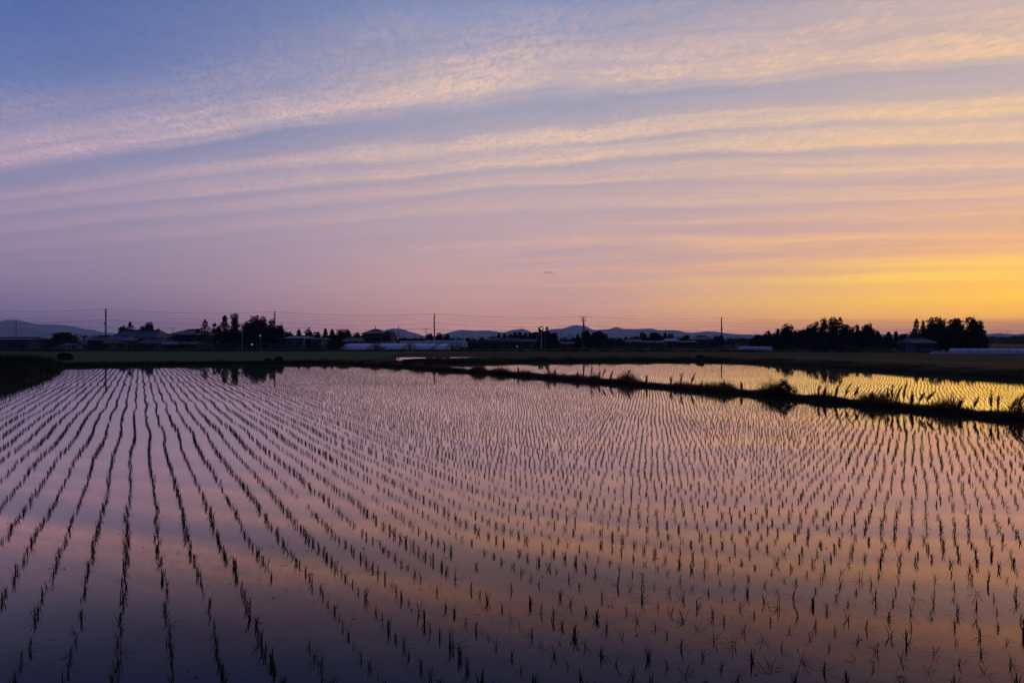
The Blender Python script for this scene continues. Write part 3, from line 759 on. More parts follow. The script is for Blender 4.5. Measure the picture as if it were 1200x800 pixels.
trees = [
 # name, px, top, hw, z, kind, label
 ('round_tree', 24, 395.3, 6, 185, 'round', 'small round tree just below the short pole over the long shed'),
 ('low_tree', 42, 397.0, 9, 190, 'low', 'low wide tree over the first pale film roof'),
 ('low_tree', 55, 397.5, 7, 192, 'low', 'low tree hump before the big domed tree'),
 ('round_tree', 68, 392.5, 6, 188, 'round', 'side lobe tree leaning on the big domed tree'),
 ('domed_tree', 76, 389.8, 11, 185, 'broad', 'big domed dark tree in front of the blue mountain slope'),
 ('pine_tree', 146, 381.6, 7, 200, 'pads', 'small pine rising behind the big farmhouse ridge'),
 ('conifer_tree', 153, 376.8, 6, 200, 'airy', 'pointed gappy conifer above the big farmhouse roof'),
 ('pine_tree', 168, 381.5, 6, 200, 'pads', 'short pine with a sideways bough over the farmhouse'),
 ('pine_tree', 174.5, 377.2, 6.5, 200, 'open', 'ragged tall pine at the end of the farmhouse ridge'),
 ('conifer_tree', 185.5, 385.4, 6, 195, 'conifer', 'squat pointed tree between the farmhouse and the hipped house'),
 ('low_tree', 192, 392, 5, 193, 'low', 'low bush like tree beside the hipped house eave'),
 ('spire_tree', 231.5, 385.2, 3.2, 186, 'spire', 'small spire shaped conifer at the hipped house roof end'),
 ('layered_conifer', 240, 374.4, 6.2, 184, 'airy', 'tall layered conifer with clear tiers beside the hipped house'),
 ('slim_tree', 251, 379.0, 3.6, 196, 'round', 'slim paler tree between the layered conifer and the dense grove'),
 ('conifer_tree', 262.5, 369.4, 8.5, 182, 'conifer', 'dense sharp pointed conifer at the start of the grove'),
 ('gappy_tree', 276.5, 367.0, 7.2, 184, 'open', 'tall see through tree next to the sharp conifer'),
 ('conifer_tree', 256, 382, 7, 180, 'conifer', 'lower conifer filling the foot of the grove'),
 ('broad_tree', 272, 384, 12, 180, 'low', 'low broad tree under the see through tree'),
 ('broad_tree', 291, 375.5, 8, 183, 'broad', 'shoulder tree in the middle of the grove'),
 ('broad_tree', 299.5, 370.0, 8.5, 185, 'broad', 'broad crowned tree with the highest rounded top of the grove'),
 ('broad_tree', 307, 370.4, 7.5, 186, 'broad', 'second rounded treetop right beside the highest rounded one'),
 ('broad_tree', 303, 384, 12, 181, 'low', 'low dark tree behind the little lit window'),
 ('round_tree', 318.5, 373.8, 6, 190, 'round', 'tree just before the pole that rises from the grove'),
 ('round_tree', 328, 380.0, 6.2, 192, 'broad', 'sloping tree just after the pole in the grove'),
 ('slim_tree', 321, 384, 8, 194, 'low', 'low tree behind the two tier roof'),
 ('round_tree', 339, 388.2, 5.4, 190, 'round', 'small round tree after the gap beyond the grove'),
 ('conifer_tree', 350.5, 386.0, 5.5, 195, 'conifer', 'triangular conifer over the bright blue shed'),
 ('round_tree', 361.5, 385.2, 5.8, 195, 'round', 'dark round tree behind the white street lamp'),
 ('low_tree', 371.5, 388.2, 5.5, 196, 'low', 'low dome tree over the teal shed'),
 ('spire_tree', 381.5, 385.2, 3.6, 196, 'spire', 'first narrow pointed conifer of the pair past the teal shed'),
 ('spire_tree', 389.5, 386.0, 4, 196, 'spire', 'second narrow pointed conifer of the pair past the teal shed'),
 ('round_tree', 399, 385.4, 5.4, 195, 'round', 'tall round tree before the two storey house'),
 ('round_tree', 406, 385.0, 6.4, 194, 'broad', 'heavy round tree nearest to the two storey house'),
 ('low_tree', 418, 389.0, 5.8, 198, 'low', 'low tree tucked under the two storey house eave'),
 ('low_tree', 388, 393.5, 14, 190, 'low', 'dark low thicket tree below the two narrow conifers'),
 ('low_tree', 462, 393.8, 4.0, 205, 'low', 'small shrubby tree at the end of the two storey house'),
 ('low_tree', 473, 396.0, 7, 240, 'low', 'low hedge like tree under the first blue peak'),
 ('low_tree', 484, 396.6, 7, 245, 'low', 'second low hedge like tree under the blue peak'),
 ('low_tree', 494, 395.6, 5, 240, 'low', 'low tree under the small crossarm pole'),
 ('round_tree', 504, 390.3, 5.2, 215, 'round', 'round tree next to the lone plain pole'),
 ('round_tree', 515, 389.2, 4.2, 220, 'round', 'oval tree just past the lone plain pole'),
 ('conifer_tree', 523.5, 390.8, 4.2, 222, 'round', 'tree on a thin bare trunk past the lone pole'),
 ('low_tree', 530, 396, 3.5, 230, 'low', 'tiny low tree before the bare frame'),
 ('low_tree', 538, 396.8, 5, 240, 'low', 'first low tree behind the bare dark frame'),
 ('low_tree', 549, 395.8, 5, 240, 'low', 'second low tree behind the bare dark frame'),
 ('low_tree', 556, 396.6, 4, 240, 'low', 'third low tree behind the bare dark frame'),
 ('low_tree', 564, 395.4, 4, 240, 'low', 'fourth low tree behind the bare dark frame'),
 ('low_tree', 572, 396.0, 5, 240, 'low', 'last low tree behind the bare dark frame'),
 ('slim_tree', 584.5, 390.2, 3.4, 225, 'conifer', 'first of two narrow trees over the long low house'),
 ('slim_tree', 591, 390.3, 3.6, 225, 'round', 'second of two narrow trees over the long low house'),
 ('round_tree', 598, 390.8, 3.6, 228, 'round', 'squat tree at the start of the even tree row'),
 ('round_tree', 603.5, 388.6, 3.6, 228, 'round', 'taller tree in the even tree row'),
 ('round_tree', 609, 388.6, 4, 229, 'broad', 'wide tree in the even tree row'),
 ('round_tree', 615.5, 389.4, 3.8, 229, 'round', 'smooth topped tree in the even tree row'),
 ('round_tree', 621, 388.9, 3.6, 229, 'conifer', 'last tree of the even row before the guyed pole'),
 ('broad_tree', 628, 388.0, 6, 215, 'broad', 'dark tree behind the slanting guy wire'),
 ('slim_tree', 634.3, 382.2, 4.4, 216, 'round', 'tall narrow tree rising behind the brightest lamp'),
 ('conifer_tree', 641, 382.8, 4.6, 217, 'airy', 'spiky topped tree next to the brightest lamp'),
 ('broad_tree', 649, 389.0, 5.4, 217, 'broad', 'rounded tree closing the clump past the brightest lamp'),
 ('broad_tree', 638, 391.5, 14, 213, 'low', 'low dark tree mass at the foot of the lamp pole'),
 ('low_tree', 661, 397.2, 6, 260, 'low', 'low hedge tree under the thin far poles'),
 ('low_tree', 669, 397.4, 5, 260, 'low', 'low hedge tree at the edge of the pale roofs'),
 ('slim_tree', 677.5, 391.2, 3, 230, 'conifer', 'small pointed tree before the double pole'),
 ('broad_tree', 675, 395, 6, 228, 'low', 'low shoulder tree before the double pole'),
 ('broad_tree', 687.5, 386.2, 6, 226, 'broad', 'dark tree right at the foot of the double pole'),
 ('broad_tree', 701, 387.2, 8.6, 226, 'broad', 'large smooth domed tree past the double pole'),
 ('spire_tree', 710.3, 391.2, 2.6, 228, 'spire', 'small spire tree at the end of the large dome'),
 ('low_tree', 718, 396.6, 6, 250, 'low', 'low hedge tree after the small spire'),
 ('low_tree', 727, 396.4, 5, 250, 'low', 'low hedge tree under the low mountain'),
 ('slim_tree', 734, 394.0, 3, 250, 'round', 'little upright tree before the pale roof'),
 ('low_tree', 745, 394.0, 8, 245, 'low', 'low long tree over the dull pale roof'),
 ('round_tree', 754, 388.6, 4.6, 240, 'round', 'round headed tree ahead of the wider one'),
 ('round_tree', 768, 388.8, 7, 240, 'broad', 'wider flat topped tree beyond the round headed one'),
 ('low_tree', 760, 394.6, 6, 238, 'low', 'low filler tree between the round and the flat topped trees'),
 ('spire_tree', 779.3, 389.6, 2.2, 245, 'spire', 'needle thin conifer by the small pale house'),
 ('spire_tree', 784, 391.0, 2.4, 246, 'spire', 'second needle conifer by the small pale house'),
 ('spire_tree', 787.2, 391.0, 2.2, 247, 'spire', 'third needle conifer by the small pale house'),
 ('low_tree', 777, 395, 6, 243, 'low', 'low tree at the feet of the needle conifers'),
 ('low_tree', 797, 395.4, 3.6, 248, 'low', 'small low tree past the small pale house'),
 ('umbrella_tree', 805, 392.2, 5, 240, 'pads', 'flat umbrella shaped tree past the small pale house'),
 ('round_tree', 822.6, 393.0, 3, 252, 'round', 'small tree poking over the gabled house'),
 ('low_tree', 843, 393.6, 6.4, 235, 'broad', 'round tree clasping the brownish pole'),
 ('low_tree', 813, 397.0, 5, 250, 'low', 'low tree joining the umbrella tree to the gabled house'),
]
for t_ in trees: tree(*t_[:4], t_[4], t_[5], t_[6], G1)
G2 = 'trees of the wood against the sunset'
wood = [
 ('low_tree', 881.5, 395.0, 4.6, 170, 'low', 'lowest bushy tree starting the wood above the blue cover'),
 ('round_tree', 889, 391.4, 5.6, 168, 'round', 'low rounded tree near the start of the wood'),
 ('round_tree', 900, 387.4, 5.2, 166, 'round', 'rounded tree third from the low end of the wood'),
 ('low_tree', 895, 392.6, 9, 164, 'low', 'low tree filling under the start of the wood'),
 ('round_tree', 911, 384.8, 4.2, 152, 'round', 'small pointed oval tree before the twin topped tree'),
 ('twin_tree', 920.5, 379.0, 6.4, 150, 'broad', 'tall tree with a domed head over the blue cover end'),
 ('round_tree', 927, 380.8, 4.2, 152, 'round', 'tree shoulder right beside the domed head'),
 ('low_tree', 932, 386.6, 4.0, 152, 'round', 'small tree in the dip after the domed head'),
 ('round_tree', 940, 384.6, 6.4, 150, 'broad', 'medium tree leading up to the highest crowns'),
 ('flat_tree', 948.5, 380.0, 6.2, 148, 'broad', 'flat topped tree on the step below the reddish sprays'),
 ('reddish_tree', 956.5, 376.6, 5, 152, 'open', 'thin leaved reddish tree glowing before the highest crowns'),
 ('broad_tree', 965.5, 372.8, 6.4, 150, 'open', 'first of the three highest crowns in the wood'),
 ('broad_tree', 976, 371.2, 7.6, 150, 'open', 'highest rounded crown in the middle of the wood'),
 ('conifer_tree', 983.5, 371.6, 7.5, 148, 'airy', 'spreading conifer topping the wood beside the highest crown'),
 ('broad_tree', 990, 379.2, 6.2, 150, 'broad', 'tree falling away from the highest crowns'),
 ('round_tree', 997.5, 382.0, 4.8, 150, 'round', 'small tree in the dip past the highest crowns'),
 ('round_tree', 1005, 380.6, 4.8, 148, 'round', 'tree with a small peak after the dip'),
 ('broad_tree', 1014, 380.4, 6.4, 148, 'broad', 'wide tree before the drooping rounded one'),
 ('broad_tree', 1020, 379.0, 6.0, 149, 'broad', 'drooping rounded tree at the end of the wood'),
 ('conifer_tree', 1028.5, 387.6, 6, 146, 'conifer', 'low pyramid tree where the wood drops'),
 ('spire_tree', 1041.5, 389.0, 3.4, 150, 'spire', 'first little spire tree in the low gap'),
 ('spire_tree', 1050.3, 388.2, 3.8, 150, 'conifer', 'second little spire tree in the low gap'),
 ('low_tree', 1037, 393.4, 8, 148, 'low', 'low tree beneath the first little spire'),
 ('low_tree', 1058.5, 390.2, 6.4, 148, 'low', 'low dome tree ahead of the tall conifer'),
 ('low_tree', 950, 390, 18, 146, 'low', 'broad dark underwood tree beneath the flat topped one'),
 ('low_tree', 920, 391, 15, 147, 'low', 'dark underwood tree beneath the domed head'),
 ('low_tree', 978, 389, 16, 145, 'low', 'dark underwood tree beneath the highest crowns'),
 ('low_tree', 1006, 390, 15, 145, 'low', 'dark underwood tree beneath the end of the wood'),
]
for t_ in wood:
    tree(*t_[:4], t_[4]+14, t_[5], t_[6], G2, cm=M['crown_c'] if 'reddish' in t_[0] else None)
G3 = 'trees of the grove beside the white covers'
grove = [
 ('conifer_tree', 1073, 373.8, 5.4, 128, 'airy', 'tall tiered conifer standing at the edge of the last grove'),
 ('slim_conifer', 1081, 375.4, 3.2, 129, 'airy', 'slim conifer with a knobbed tip inside the last grove'),
 ('round_tree', 1090, 372.4, 6.2, 128, 'round', 'round topped tree before the highest top of the last grove'),
 ('round_tree', 1098.3, 370.2, 6.4, 128, 'broad', 'highest rounded tree of the last grove'),
 ('round_tree', 1106, 374.0, 5.0, 129, 'open', 'lower ragged tree in the dip of the last grove'),
 ('broad_tree', 1115.5, 373.4, 7.4, 127, 'broad', 'wide even tree in the middle of the last grove'),
 ('broad_tree', 1123.8, 372.2, 6.6, 127, 'broad', 'wide tree with a low knob just past the middle'),
 ('spreading_tree', 1139, 371.0, 9.0, 126, 'open', 'big spreading tree with branches showing sky at the grove end'),
 ('spreading_tree', 1148, 375.6, 6.8, 127, 'open', 'outer boughed tree at the very end of the last grove'),
 ('low_tree', 1151.5, 389.8, 6, 126, 'low', 'bushy low tree at the foot of the grove end'),
 ('low_tree', 1070, 387, 8, 126, 'low', 'low dark tree behind the small shed'),
 ('broad_tree', 1089, 384, 11, 125, 'low', 'dark lower tree over the small shed roof'),
 ('broad_tree', 1109, 385, 12, 125, 'low', 'dark lower tree above the pale peaked cover'),
 ('broad_tree', 1130, 384, 13, 124, 'low', 'dark lower tree above the first white panels'),
 ('broad_tree', 1143, 388, 9, 124, 'low', 'dark lower tree under the spreading boughs'),
]
for t_ in grove: tree(*t_[:4], t_[4]+32, t_[5], t_[6], G3)
G4 = 'small far trees on the hazy plain'
for t_ in [
 ('low_tree', 1163, 393.8, 5, 620, 'low', 'small hazy tree just past the grove'),
 ('low_tree', 1174, 394.6, 6, 640, 'low', 'hazy low tree between the two far poles'),
 ('low_tree', 1187, 393.6, 6, 600, 'low', 'hazy rounded tree beyond the far crossarm pole'),
 ('low_tree', 1197, 393.0, 5, 560, 'low', 'hazy tree at the frame edge above the white panels'),
 ('low_tree', 858, 397.4, 6, 500, 'low', 'hazy low tree after the brownish pole'),
 ('low_tree', 870, 397.0, 6, 520, 'low', 'hazy low tree before the sunset wood'),
]: tree(*t_[:4], t_[4], t_[5], t_[6], G4)
# scrub in front of the houses
for n_, (px, top, hw, z, lab) in enumerate([
  (73, 414.2, 4.2, 76, 'first of two dark shrubs beyond the grassy bank'),
  (80, 414.8, 3.8, 77, 'second of two dark shrubs beyond the grassy bank'),
  (315, 421.5, 3.5, 69, 'small shrub on the far paddy edge under the grove'),
  (327, 419.0, 3.8, 70, 'dark shrub at the end of the green meadow edge'),
  (821, 418.5, 5, 78, 'dark shrub at the far rim of the golden paddy')]):
    tree('field_shrub', px, top, hw, z, 'low', lab, 'shrubs on the field edges', base=.15)

def belt(name, label, segs, seed, size, per):
    r = np.random.default_rng(seed); V_, n_ = TB(), 0
    for (pa, pb, za, zb, t0, t1, wid, cover) in segs:
        xa, xb = gx(pa, za), gx(pb, zb); L_ = abs(xb - xa); n = int(L_*per)
        f = r.uniform(0, 1, n); px = pa + (pb-pa)*f; z = za + (zb-za)*f
        e = np.clip(.5 + .5*snoise(f*L_*.55, seed) + .35*snoise(f*L_*1.7, seed+1), 0, 1)
        top = t1 + (t0 - t1)*e; h = np.maximum(.3, H + (400-top)/F*z - .1)
        keep = (snoise(f*L_*.21, seed+2) + snoise(f*L_*.9, seed+3)*.5) < cover
        hz = np.abs(r.uniform(0, 1, n))**.8*h
        P = np.stack([gx(px, z) + r.normal(0, .25, n), z + r.normal(0, wid, n), .1 + hz], 1)[keep]
        V_.add(*leafquads(P, size, r))
    o = V_.build(name, M['crown_a']); tag(o, label, 'thicket', kind='stuff')
belt('distant_thicket', 'continuous dark belt of low trees and scrub behind the village', [(70,232,215,212,390.0,396.5,2.5,.9),(232,340,205,205,389,396,2.5,1.2),(330,470,215,225,389.5,396,2.5,1.5),(470,585,250,250,394.2,398,2.5,1.5),
   (575,690,245,248,391.5,397,2.5,1.5),(690,880,262,262,393.2,397.6,2.5,1.5)], 301, .42, 60)
belt('roadside_scrub', 'dark uneven scrub and garden hedges between the farm road and houses', [(-20,232,163,160,399.0,407,.8,.75),(232,410,160,160,398.5,406,.8,.9),(376,404,163,163,399,405,.8,.9),(440,452,163,163,402,407,.8,.6),(530,700,163,163,400.5,406.5,.8,.75),
   (700,862,163,162,400.0,406.0,.8,.95),(905,1066,152,140,399.5,407,.8,1.4)], 311, .26, 70)
# ------------------------------------------------------------------ houses
def gable_roof(mb, x0, x1, y0, y1, ze, zr, ov=.6, th=.18, hip=0.):
    """ridge along x; hip = inset of the ridge ends; a slab with real thickness"""
    a0, a1, b0, b1 = x0-ov, x1+ov, y0-ov, y1+ov; ym = (y0+y1)/2; h = hip*(x1-x0)
    for s_, dz in ((0, 0),):
        vs = [(a0,b0,ze),(a1,b0,ze),(a1,b1,ze),(a0,b1,ze),(a0+h,ym,zr),(a1-h,ym,zr)]
        vs += [(x,y,z+th) for x,y,z in vs]
        fs = [(6,7,11,10),(8,9,10,11),(7,8,11),(9,6,10),(0,4,5,1),(2,5,4,3),(1,5,2),(3,4,0),(0,1,7,6),(1,2,8,7),(2,3,9,8),(3,0,6,9)]
        mb.add(vs, fs)
    return mb
def house(name, label, px0, px1, z, eave, ridge, dep=8., hip=.0, base=.12, wall='wall_pale', roof='roof_dark', wins=2, lower=None, rz=0., cat='house', group=None, ov=.6, chimney=None):
    x0, x1 = gx(px0, z), gx(px1, z); xc = (x0+x1)/2; w = x1-x0
    ze, zr = gz(eave, z)-base, gz(ridge, z)-base
    t = empty(name, (xc, z+dep/2, base), label, cat, group, R(rz))
    MB().box(-w/2+ov*.6, w/2-ov*.6, -dep/2, dep/2, -.2, ze+.02).build('wall', M[wall], t)
    mb = MB(); gable_roof(mb, -w/2+ov*.6, w/2-ov*.6, -dep/2, dep/2, ze, zr, ov, .16, hip)
    rf = mb.build('roof', M[roof], t)
    h_ = hip*(w-1.2*ov)
    MB().box(-w/2+h_*1.05-.0, w/2-h_*1.05, -.16, .16, zr+.13, zr+.36).build('ridge_cap', M[roof], rf)
    if chimney is not None:
        MB().box(chimney*w-.1, chimney*w+.1, -.1, .1, zr+.3, zr+1.2).build('roof_aerial', M['dark_metal'], rf)
    if lower:   # veranda roof strip in front
        zl, dl_ = lower
        m2 = MB(); m2.add([(-w/2-.2,-dep/2-dl_,zl),(w/2+.2,-dep/2-dl_,zl),(w/2+.2,-dep/2+.0,zl+.7),(-w/2-.2,-dep/2+.0,zl+.7),
                           (-w/2-.2,-dep/2-dl_,zl+.12),(w/2+.2,-dep/2-dl_,zl+.12),(w/2+.2,-dep/2+.0,zl+.82),(-w/2-.2,-dep/2+.0,zl+.82)],
                          [(0,3,2,1),(4,5,6,7),(0,1,5,4),(1,2,6,5),(3,0,4,7)])
        m2.build('lower_roof', M[roof], t)
    rr = random.Random(int(px0*7)); nfl = 2 if ze > 4.2 else 1
    for fl in range(nfl):
        zb = .9 + fl*2.6 if nfl == 2 else min(.9, ze*.35)
        hh = min(1.2, ze*.45)
        for i in range(wins):
            cx = -w/2 + w*(i+.65)/(wins+.3)
            if fl == 0 and i == 0 and cat == 'house':
                d = MB().box(cx-.85, cx+.85, -dep/2-.05, -dep/2+.02, 0, min(2.1, ze*.8)).build('door', M['door'], t)
                MB().box(cx+.55, cx+.62, -dep/2-.09, -dep/2-.05, .9, 1.15).build('handle', M['palepole'], d); continue
            f = MB(); y_ = -dep/2-.06
            f.box(cx-.8, cx+.8, y_, y_+.08, zb-.07, zb); f.box(cx-.8, cx+.8, y_, y_+.08, zb+hh, zb+hh+.07)
            f.box(cx-.8, cx-.73, y_, y_+.08, zb, zb+hh); f.box(cx+.73, cx+.8, y_, y_+.08, zb, zb+hh); f.box(cx-.03, cx+.03, y_, y_+.08, zb, zb+hh)
            wn = f.build('window', M['trim'], t)
            MB().box(cx-.73, cx+.73, y_+.03, y_+.075, zb, zb+hh).build('pane', M['glass'], wn)
    return t
GH = 'houses and sheds of the village'
house('long_shed', 'long low blue grey shed beneath the two blue mountain slopes', -40, 35, 176, 398.6, 396.2, 9, .02, wall='wall_teal', roof='roof_dark', wins=5, cat='shed', group=GH)
house('barn', 'small brown barn with pale side at the foot of the first tall pole', 101, 122, 172, 399.6, 394.2, 8, .18, wall='wall_brown', wins=2, cat='barn', group=GH)
house('lean_to', 'pale bluish shed wall close to the foot of the first tall pole', 121, 129, 170, 401.8, 399.8, 5, .05, wall='wall_blue', roof='roof_grey', wins=1, cat='shed', group=GH)
house('farmhouse', 'biggest dark farmhouse with long ridge under three treetops', 127, 181, 186, 396.4, 387.2, 12, .13, wall='wall_pale', roof='roof_dark', wins=5, lower=(2.6, 1.6), group=GH)
house('farmhouse_annex', 'small blue sheeted gable leaning on the biggest farmhouse', 132, 146, 178, 399.4, 394.6, 6, .1, wall='wall_teal', roof='roof_blue', wins=1, group=GH, cat='shed')
house('gabled_house', 'gabled house with pale ground floor between the farmhouse and the hipped one', 160, 187, 174, 402.8, 397.2, 8, .22, wall='wall_pale', roof='roof_dark', wins=3, group=GH)
t = house('hipped_house', 'traditional house with short high ridge and flared hipped eaves', 199, 231, 184, 392.6, 386.6, 12, .34, wall='wall_brown', wins=3, lower=(2.6, 1.8), group=GH, ov=1.3)
house('blue_roof_shed', 'low blue roofed shed in front of the hipped house', 190, 210, 168, 404.2, 400.6, 6, .1, wall='wall_pale', roof='roof_blue', wins=3, cat='shed', group=GH)
house('low_shed', 'low teal shed joined on after the low blue roofed shed', 211, 232, 168, 403.8, 400.8, 6, .05, wall='wall_teal', roof='roof_dark', wins=2, cat='shed', group=GH)
house('two_tier_house', 'dim house with two stacked roofs half hidden in the grove', 311, 333, 190, 394.2, 389.4, 9, .22, wall='wall_brown', roof='roof_dark', wins=3, lower=(2.6, 1.6), group=GH)
house('blue_shed', 'bright blue tin shed beside the white street lamp', 334, 357, 174, 396.6, 394.4, 8, .03, wall='wall_blue', roof='roof_blue', wins=2, cat='shed', group=GH)
house('teal_shed', 'small teal tin shed just beyond the white street lamp', 362, 378, 176, 398.0, 396.4, 6, .05, wall='wall_teal', roof='roof_dark', wins=1, cat='shed', group=GH)
house('cottage', 'little cottage with a sloping roof between dark trees and pale tunnels', 402, 421, 182, 400.4, 396.0, 7, .1, wall='wall_brown', roof='roof_grey', wins=2, group=GH)
house('two_storey_house', 'broad two storey house with hipped roof and aerial', 424, 449, 190, 391.4, 386.6, 10, .36, wall='wall_brown', roof='roof_dark', wins=3, lower=(3.0, 1.4), group=GH, chimney=-.02)
house('house_wing', 'flat topped wing attached to the two storey house', 449, 459, 192, 390.2, 388.9, 7, .0, wall='wall_brown', roof='roof_dark', wins=1, group=GH, ov=.3)
house('garage', 'dark open garage below the two storey house', 440, 460, 184, 402.6, 400.6, 6, .03, wall='wall_brown', roof='roof_dark', wins=2, cat='garage', group=GH)
house('far_shed', 'tiny pale roofed shed under the first blue peak', 480, 492, 230, 403.4, 401.8, 6, .0, wall='wall_teal', roof='film', wins=1, cat='shed', group=GH) if False else None
house('long_house', 'long low grey roofed house beneath the two narrow trees', 586, 612, 205, 400.8, 396.8, 9, .16, wall='wall_brown', roof='roof_grey', wins=4, lower=(2.0, 1.2), group=GH)
house('small_house', 'small house with a step roof near the frame of bare pipes', 571, 586, 208, 399.6, 395.8, 7, .12, wall='wall_brown', roof='roof_dark', wins=2, group=GH)
house('grey_barn', 'long grey barn in front of the lamp lit trees', 612, 630, 208, 400.4, 397.4, 7, .1, wall='wall_brown', roof='roof_dark', wins=2, cat='barn', group=GH)
house('pale_shed', 'pale walled shed below the thin far poles', 650, 660, 215, 402.8, 400.4, 6, .05, wall='wall_pale', roof='roof_blue', wins=1, cat='shed', group=GH)
house('pale_shed', 'second pale walled shed just before the double pole', 663, 673, 216, 403.0, 400.8, 6, .05, wall='wall_pale', roof='roof_grey', wins=1, cat='shed', group=GH)
house('bluish_barn', 'low bluish barn between the lamp pole and pale sheds', 640, 650, 212, 402.6, 401.0, 6, .05, wall='wall_teal', roof='roof_dark', wins=1, cat='barn', group=GH)
house('dull_house', 'low house with dull pale roof past the domed tree', 737, 753, 225, 400.8, 397.6, 8, .1, wall='wall_brown', roof='roof_grey', wins=2, group=GH)
house('little_pale_house', 'little house with the palest roof beside needle thin conifers', 781, 796, 228, 399.8, 397.0, 7, .3, wall='wall_pale', roof='film_dim', wins=2, group=GH)
house('gabled_farmhouse', 'dark gabled farmhouse between the umbrella tree and brownish pole', 815, 837, 236, 398.2, 393.8, 9, .3, wall='wall_brown', roof='roof_dark', wins=3, group=GH)
house('low_barn', 'low dark barn beneath the umbrella tree', 796, 816, 226, 401.4, 399.4, 7, .05, wall='wall_brown', roof='roof_dark', wins=2, cat='barn', group=GH)
house('roadside_shed', 'low bluish shed beneath the flat topped tree', 756, 778, 222, 401.8, 399.8, 7, .04, wall='wall_teal', roof='roof_grey', wins=3, cat='shed', group=GH)
house('lone_shed', 'small lone shed with grey roof under the last grove', 1069, 1096, 150, 402.4, 397.6, 6, .06, wall='wall_blue', roof='roof_grey', wins=3, cat='shed')

# ------------------------------------------------------------------ film covered tunnels
def tunnel(label, x, y, w, ln, h, rz, m='film', base=.12, group='film covered tunnels in the fields', name='film_tunnel', ribs=7):
    t = empty(name, (x, y, base), label, 'polytunnel', group, R(rz)); n = 12
    prof = [(-w/2*math.cos(math.pi*k/n), h*(math.sin(math.pi*k/n)**1.15)) for k in range(n+1)]
    mb = MB(); vs = []
    for s_ in (0, 1):
        for (a, b) in prof: vs.append((a, -ln/2 + s_*ln, b))
    mb.add(vs, [(k, k+1, n+2+k, n+1+k) for k in range(n)]); mb.build('cover', M[m], t, smooth=True)
    for s_ in (0, 1):
        mb = MB(); mb.add([(a, (-ln/2+.01) if s_ == 0 else (ln/2-.01), b) for a, b in prof], [tuple(range(n+1))]); mb.build('end_panel', M['film_dim'], t)
    for k in range(ribs):
        yy_ = -ln/2 + ln*k/(ribs-1); MB().tube([(a*1.01, yy_, b*1.01+.005) for a, b in prof], .025, 5).build('hoop', M['dark_metal'], t)
    MB().box(-.5, .5, -ln/2-.04, -ln/2, 0, min(1.8, h*.8)).build('door', M['door'], t)
def tun(px, z, w, ln, h, rz, label, m='film', base=.12): tunnel(label, gx(px, z), z, w, ln, h, rz, m, base)
tun(54, 188, 5, 12, 1.55, 62, 'pale arched tunnel cover before the big domed tree', 'film_dim')
tun(69, 185, 5, 14, 1.6, 62, 'longer pale arched tunnel cover under the big domed tree', 'film_dim')
tun(424, 172, 6.5, 9, 1.55, 58, 'pale film tunnel in front of the two storey house')
tun(464, 172, 6.5, 9, 1.55, 58, 'pale film tunnel after the two storey house wing')
tun(497, 174, 6.5, 9.5, 1.5, 58, 'pale film tunnel before the lone plain pole')
tun(513, 173, 6.5, 9, 1.45, 58, 'pale film tunnel standing behind the lone plain pole')
tun(487, 196, 5, 9, 2.2, 75, 'small far tunnel with pale ridge under the blue peak', 'film_dim')
tun(522, 196, 5, 12, 2.4, 75, 'dim far tunnel under the tree on a thin trunk', 'film_dim')
def lowcover(label, px0, px1, z, h, z1=None, base=.12):
    z1 = z1 or z; x0, x1 = gx(px0, z), gx(px1, z1); L_ = math.hypot(x1-x0, z1-z); rz = math.atan2(z1-z, x1-x0)
    t = empty('low_row_cover', ((x0+x1)/2, (z+z1)/2, base), label, 'row cover', 'long low white row covers', rz)
    n = 8; prof = [(-.6*math.cos(math.pi*k/n), h*math.sin(math.pi*k/n)**.55) for k in range(n+1)]; mb = MB()
    mb.add([(-L_/2 + s_*L_, a, b) for s_ in (0, 1) for a, b in prof], [(k+1, k, n+1+k, n+2+k) for k in range(n)] + [tuple(range(n+1)), tuple(range(2*n+1, n, -1))])
    mb.build('cover', M['film'], t, smooth=False)
    k_ = int(L_/1.35)
    for i in range(k_+1):
        xx_ = -L_/2 + L_*i/k_; MB().tube([(xx_, a*1.02, b*1.02 + .005) for a, b in prof], .035, 5).build('hoop', M['dark_metal'], t)
lowcover('long white low cover with dark hoops at the bright end of the field', 1113, 1215, 116, .88, 112)
lowcover('bluish white low cover in front of the start of the sunset wood', 866, 905, 160, .9, 159)
t = empty('sheeted_heap', (gx(1100, 115), 115, .12), 'low peaked heap under pale sheeting beside the long white cover', 'heap')
mb = MB(); mb.add([(-1.35,-.6,0),(1.35,-.6,0),(1.35,.6,0),(-1.35,.6,0),(-.95,-.1,.42),(-.2,0,.40),(.35,0,.30),(.8,.0,.62)],
  [(0,3,2,1),(0,1,7,6),(0,6,5),(0,5,4),(3,0,4),(2,3,4,5),(2,5,6,7),(1,2,7)]); mb.build('sheet', M['film_dim'], t)
mb = MB(); mb.tube([(-1.35,-.62,.03),(-.95,-.12,.46),(-.2,-.02,.44),(.35,-.02,.34),(.8,-.02,.66),(1.35,-.62,.03)], .045, 6); mb.build('rope', M['palepole'], t)
